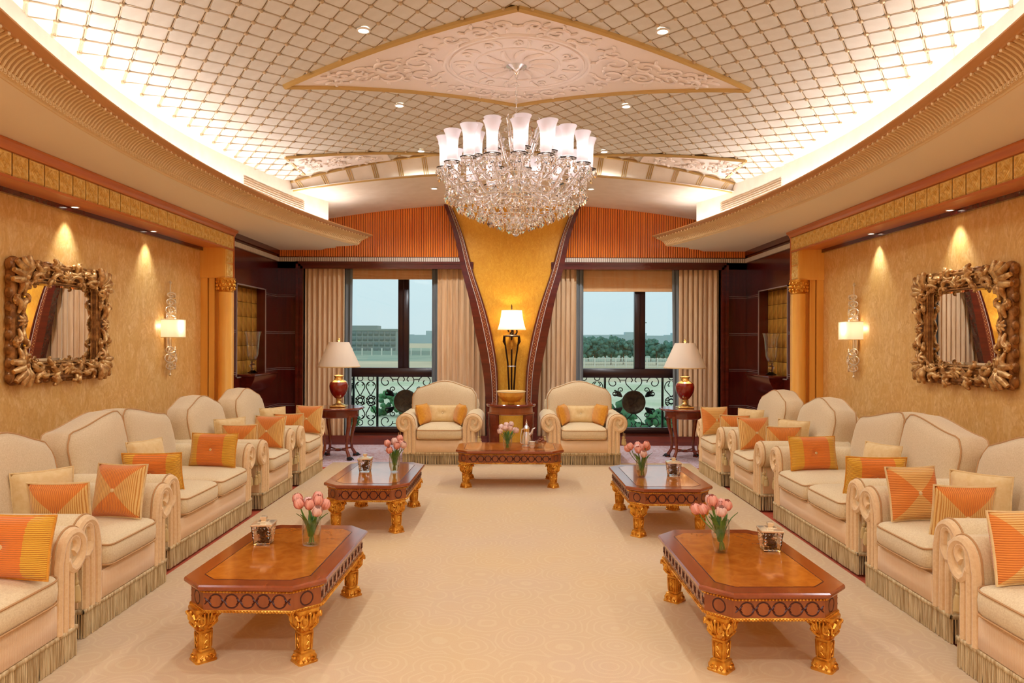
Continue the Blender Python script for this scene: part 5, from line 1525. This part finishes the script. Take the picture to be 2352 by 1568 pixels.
curtain('inner_curtain', sl_o+SD[-1], -2.66, -2.54, 11.595, 2, .03, CURTD, 'slate inner curtains', seed=5, tx0=-2.68, tx1=-2.52)
curtain('inner_curtain', sl_o+SD[1], 2.66, 2.55, 11.595, 2, .03, CURTD, 'slate inner curtains', seed=6, tx1=2.52)
curtain('inner_curtain', sl_i+SD[-1], -1.26, -1.10, 11.595, 3, .03, CURTD, 'slate inner curtains', seed=7)
curtain('inner_curtain', sl_i+SD[1], 1.12, .96, 11.595, 3, .03, CURTD, 'slate inner curtains', seed=8)
for i, (x0, x1, zb, lb) in enumerate(((-2.75, -1.1, 2.585, 'orange Roman blind drawn up above the window facing the grey building'), (1.02, 2.68, 2.40, 'orange Roman blind partly lowered over the window that looks onto the trees'))):
    t = thing('roman_blind', lb, 'blind', (0, 11.672, 0))
    z = 2.74; k = 0
    hs = [.08, .045, .03] if i == 0 else [.13, .10, .11]
    for h in hs:
        MB().loft([[(x0, .0, z), (x0, -.012, z-h*.4), (x0, -.016, z-h), (x0, .006, z-h), (x0, .008, z)], [(x1, .0, z), (x1, -.012, z-h*.4), (x1, -.016, z-h), (x1, .006, z-h), (x1, .008, z)]]).obj('fold', BLIND, t); z -= h
    MB().tube([(x0, -.012, z), (x1, -.012, z)], .008, 6).obj('hem_bar', BLIND, t)

# ------------------------------------------------------------------ iron balcony guards
def guard(lo, hi, posts, cx, label):
    y = 12.02; t = thing('balcony_guard', label, 'railing', (0, y, 0), 0, 'wrought iron balcony guards')
    zb, zt = .16, 1.06
    for z, h in ((zb, .03), (zt, .025)): MB().bev(lo, hi, -.02, .02, z, z+h, .005).obj('rail', IRON, t)
    for x in posts: MB().bev(x-.017, x+.017, -.017, .017, zb, zt+.02, .004).obj('post', IRON, t)
    def sc_(pts, r_=.0085): MB().tube(xz(pts), r_, 5).obj('scroll', IRON, t)
    def narrow(x0, x1):
        n = 2; wd = (x1-x0)/n
        for i in range(n):
            c = x0+wd*(i+.5); rr = wd*.44
            for zc, up in ((.86, 1), (.40, -1)):
                for sg in (-1, 1):
                    pts = [(c, zc-up*.16)]+[(c+sg*rr*math.cos(R(q)), zc+up*rr*math.sin(R(q))) for q in range(-20, 100, 20)]+[(c+sg*(.03+p[0]*1), zc+up*(.035+p[1])) for p in [(.012, .02), (.025, .0), (.012, -.02), (-.004, -.01)]]
                    sc_(pts)
                    sc_([(c+sg*(rr*.55+p[0]), zc-up*.19+up*p[1]) for p in spiral(0, 0, .035, .008, 0, 1.2*sg, 10)])
                sc_([(c+.045*math.cos(R(q)), zc+up*(rr+.055)+.045*math.sin(R(q))) for q in range(0, 361, 40)])
                sc_([(c+.042*math.cos(R(q)), zc-up*.225+.042*math.sin(R(q))) for q in range(0, 361, 40)])
            sc_([(c+rr*.9*math.cos(R(q)), .625+.085*math.sin(R(q))) for q in range(0, 361, 30)])
    ps = sorted(posts)
    for a, b_ in zip([lo]+ps, ps+[hi]):
        wd = b_-a
        if wd < .12: continue
        if not (a < cx < b_): narrow(a+.02, b_-.02) if wd > .25 else narrow(a+.02, a+.02+wd-.04); continue
        m = (a+b_)/2; hw = wd/2
        for up, z0 in ((1, .955), (-1, .275)):
            for sg in (-1, 1):
                # heart scrolls at the middle and at the corners
                sc_([(m, z0-up*.17), (m+sg*.06, z0-up*.11)]+[(m+sg*(.075+.058*math.cos(R(q))), z0+up*(.0+.075*math.sin(R(q)))) for q in range(-50, 190, 24)]+[(m+sg*.03, z0+up*.0), (m+sg*.045, z0-up*.012)])
                xx = m+sg*(hw-.14)
                sc_([(xx+sg*(p[0]), z0-up*.02+up*p[1]) for p in spiral(0, 0, .115, .025, PI*1.0, -1.15, 22)])
                sc_([(xx-sg*.02+sg*p[0], z0-up*.20+up*p[1]) for p in spiral(0, 0, .055, .012, PI/2, 1.3, 14)])
                sc_([(m+sg*.13, z0+up*.02), (m+sg*(hw-.25), z0+up*.02)], .007)
                sc_([(m+sg*(.21+p[0]), z0-up*.14+up*p[1]) for p in spiral(0, 0, .055, .012, -PI/2, 1.2, 14)])
        md = MB().lathe([(.001, .0), (.13, .002), (.15, .012), (.17, .02), (.19, .014), (.195, 0), (.19, -.014), (.17, -.02), (.001, -.015)], 36, M=Matrix.Translation((m, -.012, .615)) @ Matrix.Rotation(PI/2, 4, 'X')).obj('medallion', BRONZE, t)
        b2 = MB()
        for k in range(4):
            q = PI/4+k*PI/2; b2.tube([(m+.02*math.cos(q), -.03, .615+.02*math.sin(q)), (m+.10*math.cos(q), -.03, .615+.10*math.sin(q))], [.012, .006], 5)
        b2.obj('medallion_relief', BRONZE, md)
        for sg in (-1, 1):
            for sz_ in (-1, 1):
                lf = MB(); x1, z1 = m+sg*.19, .615+sz_*.09
                for k, (dx, dz) in enumerate(((.05, .05), (.09, .02), (.12, .07), (.07, .09), (.15, .03), (.13, .10))):
                    lf.tube([(x1, 0, z1), (x1+sg*dx*.6, -.01, z1+sz_*dz*.8), (x1+sg*dx, 0, z1+sz_*dz)], [.012, .020, .006], 5)
                lf.obj('leaf', IRON, t)
guard(-2.74, -.9, [-2.585, -2.195, -1.27], -1.74, 'black wrought iron guard with bronze medallion outside the window toward the building')
guard(1.05, 3.0, [1.52, 2.46], 1.98, 'black wrought iron guard with bronze medallion outside the window toward the trees')
MB_ = MB().box(-3.3, 3.3, 11.9, 12.3, -.2, .16); struct(MB_, 'trim_balcony_ledge', WHITE)

# ------------------------------------------------------------------ niche consoles and hurricane vases
for s in (-1, 1):
    t = thing('niche_shelf', 'glossy mahogany shelf below the gold niche '+SD[s], 'shelf', (s*XD, 10.27, 1.15), (-PI/2 if s > 0 else PI/2), 'console shelves below the niches')
    MB().bev(-.50, .50, -.21, .11, -.03, 0, .008).obj('top', MAHOGX, t)
    rings = []
    for x in (-.46, .46):
        rings.append([(x, .0, -.03), (x, -.19, -.03), (x, -.185, -.07), (x*.96, -.15, -.13), (x*.92, -.10, -.20), (x*.88, -.04, -.26), (x*.86, 0, -.28)])
    MB().loft(rings).obj('apron', MAHOGX, t, 60)
    t = thing('hurricane_vase', 'tall footed glass vase before the gold niche '+SD[s], 'vase', (s*3.60, 10.22, 1.15), 0, 'glass vases in the niches')
    MB().lathe([(.075, 0), (.078, .006), (.05, .02), (.025, .04), (.03, .055), (.022, .07), (.04, .085), (.042, .11), (.022, .13), (.03, .145), (.024, .16)], 24).obj('foot', CRYSTAL, t)
    MB().lathe([(.02, .158), (.055, .19), (.078, .26), (.088, .38), (.098, .50), (.122, .575), (.118, .575), (.094, .50), (.083, .38), (.073, .26), (.05, .195), (.001, .17)], 28).obj('bowl', HURR, t, 60)

# ------------------------------------------------------------------ outdoors
GZ = -5.0
SAND = noisy('sandy ground', srgb(226,206,172), srgb(196,182,150), .9, .03, bump=0, world=True)
GRASS = noisy('garden lawn', srgb(196,206,168), srgb(232,226,200), .9, .12, world=True)
SCRUB = noisy('grey green scrub', srgb(140,160,140), srgb(176,184,160), .9, .05, world=True)
o = MB().box(-900, 900, 13, 2600, GZ-1, GZ).obj('ground', SAND); o['kind'] = 'structure'
o = MB().box(-140, 140, 16, 120, GZ, GZ+.06).obj('lawn', GRASS); tag(o, 'green lawn below the windows', 'lawn')
o = MB().box(-400, 400, 240, 700, GZ, GZ+.06).obj('scrubland', SCRUB); tag(o, 'flat grey green scrubland beyond the sandy strip', 'scrub')
HILL = Mt('haze tinted city', srgb(176,200,206), 1).m  # distance haze painted into the pale blue-grey skyline colour
b = MB(); rnd = random.Random(4); x = -900
while x < 900:
    w_ = rnd.uniform(18, 60); h = rnd.uniform(18, 34); b.box(x, x+w_, 2200, 2230, GZ, GZ+h+6); x += w_
o = b.obj('distant_skyline', HILL); tag(o, 'hazy far skyline along the horizon', 'skyline', kind='stuff')
BUILD = Mt('grey facade', srgb(160,168,160), .6).m; BGL = Mt('facade glass', srgb(126,136,130), .25).m
t = thing('office_building', 'long low grey building with rows of windows seen beyond the plain', 'building', (-80, 400, GZ+.06))
MB().box(-20, 17, 0, 20, 0, 12.2).obj('block', BUILD, t); MB().box(-20.5, 17.5, -.5, 20, 12.2, 13.2).obj('roof_slab', BUILD, t); MB().box(-12, 6, 4, 16, 13.2, 15).obj('roof_block', BUILD, t)
wm = MB().bev(-1.15, 1.15, -.25, .1, -1.1, 1.1, .05).mesh('window', BGL)
for i in range(12):
    for j in range(4): inst('window', wm, t, (-18.2+i*3.05, -.05, 1.9+j*2.9))
FNC = Mt('pale fence', srgb(232,228,214), .7).m
t = thing('boundary_fence', 'pale post and rail boundary fence in front of the line of trees', 'fence', (0, 190, GZ))
pm = MB().box(-.14, .14, -.14, .14, 0, 2.5).mesh('fence_post', FNC)
for i in range(20): inst('fence_post', pm, t, (2.5+i*2.7, 0, 0))
for z in (.3, 1.3, 2.2): MB().box(2.5, 54, -.05, .05, z, z+.14).obj('rail', FNC, t)
pk = MB()
for i in range(190): pk.box(2.5+i*.27, 2.57+i*.27, -.03, .03, .3, 2.25)
pk.obj('pickets', FNC, t, kind='stuff')
t = thing('plain_fence', 'pale posted fence crossing the plain before the grey building', 'fence', (0, 330, GZ+.06))
pm = MB().box(-.25, .25, -.25, .25, 0, 3.4).mesh('fence_post', FNC)
for i in range(16): inst('fence_post', pm, t, (-76+i*4.4, 0, 0))
MB().box(-76, -8, -.08, .08, .4, 2.2).obj('rail', Mt('fence mesh', srgb(170,184,172), .8).m, t)
t = thing('lamp_post', 'tall thin floodlight mast rising above the trees', 'lamp post', (41, 230, GZ))
MB().tube([(0, 0, 0), (0, 0, 12.6)], [.16, .08], 8).obj('mast', BUILD, t); MB().box(-1.1, 1.1, -.1, .1, 12.5, 12.75).obj('head', BUILD, t)
TREE = noisy('tree foliage', srgb(104,150,132), srgb(66,112,98), .9, .5, world=True); TRUNK = Mt('trunk', srgb(110,96,76), .9).m
BUSH = noisy('bush foliage', srgb(96,150,96), srgb(58,112,80), .9, 1.2, world=True)
def tree(x, y, h, wd, label, grp, mat=TREE, name='tree', seed=0, trunk=True):
    rnd = random.Random(seed); t = thing(name, label, name, (x, y, GZ), 0, grp)
    if trunk: MB().tube([(0, 0, 0), (.1, 0, h*.5)], [h*.03, h*.015], 6).obj('trunk', TRUNK, t)
    b = MB()
    for k in range(34):
        a = rnd.random()*6.28; u = rnd.random(); rr = wd/2*math.sqrt(rnd.random())*(.6+.6*math.sin(PI*min(1, .25+u*.75)))
        zc = h*(.30 if trunk else .1)+(h*(.58 if trunk else .68))*u
        r_ = wd*.13*rnd.uniform(.7, 1.3)
        n0 = len(b.v); b.ball((rr*math.cos(a), rr*math.sin(a), zc), r_, 7, 5, (1, 1, .8))
        for q in range(n0, len(b.v)):
            p = b.v[q]; j = r_*.28; b.v[q] = (p[0]+rnd.uniform(-j, j), p[1]+rnd.uniform(-j, j), p[2]+rnd.uniform(-j, j))
    b.obj('crown', mat, t, 80)
rnd = random.Random(12)
for i in range(13):
    tree(7+i*4.3+rnd.uniform(-.2, .2), 212+rnd.uniform(-4, 4), rnd.uniform(6.6, 8.2)+(1.0 if i in (3, 4, 5) else 0), rnd.uniform(5.4, 6.2), 'rounded dark green tree in the front line behind the pale fence', 'trees behind the fence', seed=i)
for i in range(12):
    tree(4+i*5.4+rnd.uniform(-.2, .2), 245+rnd.uniform(-5, 5), rnd.uniform(9, 10.6)-(.2*i), rnd.uniform(6.8, 8.0), 'taller green tree in the back line behind the pale fence', 'trees in the back line', seed=20+i)
for i in range(7):
    tree(-13+i*2.3+rnd.uniform(-.1, .1), 62+rnd.uniform(-8, 8), rnd.uniform(2.2, 3.6), rnd.uniform(2.2, 2.8), 'dark leafy garden bush on the lawn below the window toward the building', 'garden bushes', BUSH, 'bush', 40+i, False)
for i in range(8):
    tree(5+i*2.05+rnd.uniform(-.1, .1), 46+rnd.uniform(-8, 8), rnd.uniform(2.0, 3.4), rnd.uniform(2.2, 2.8), 'leafy garden bush on the lawn below the window toward the trees', 'garden bushes by the trees', BUSH, 'bush', 60+i, False)
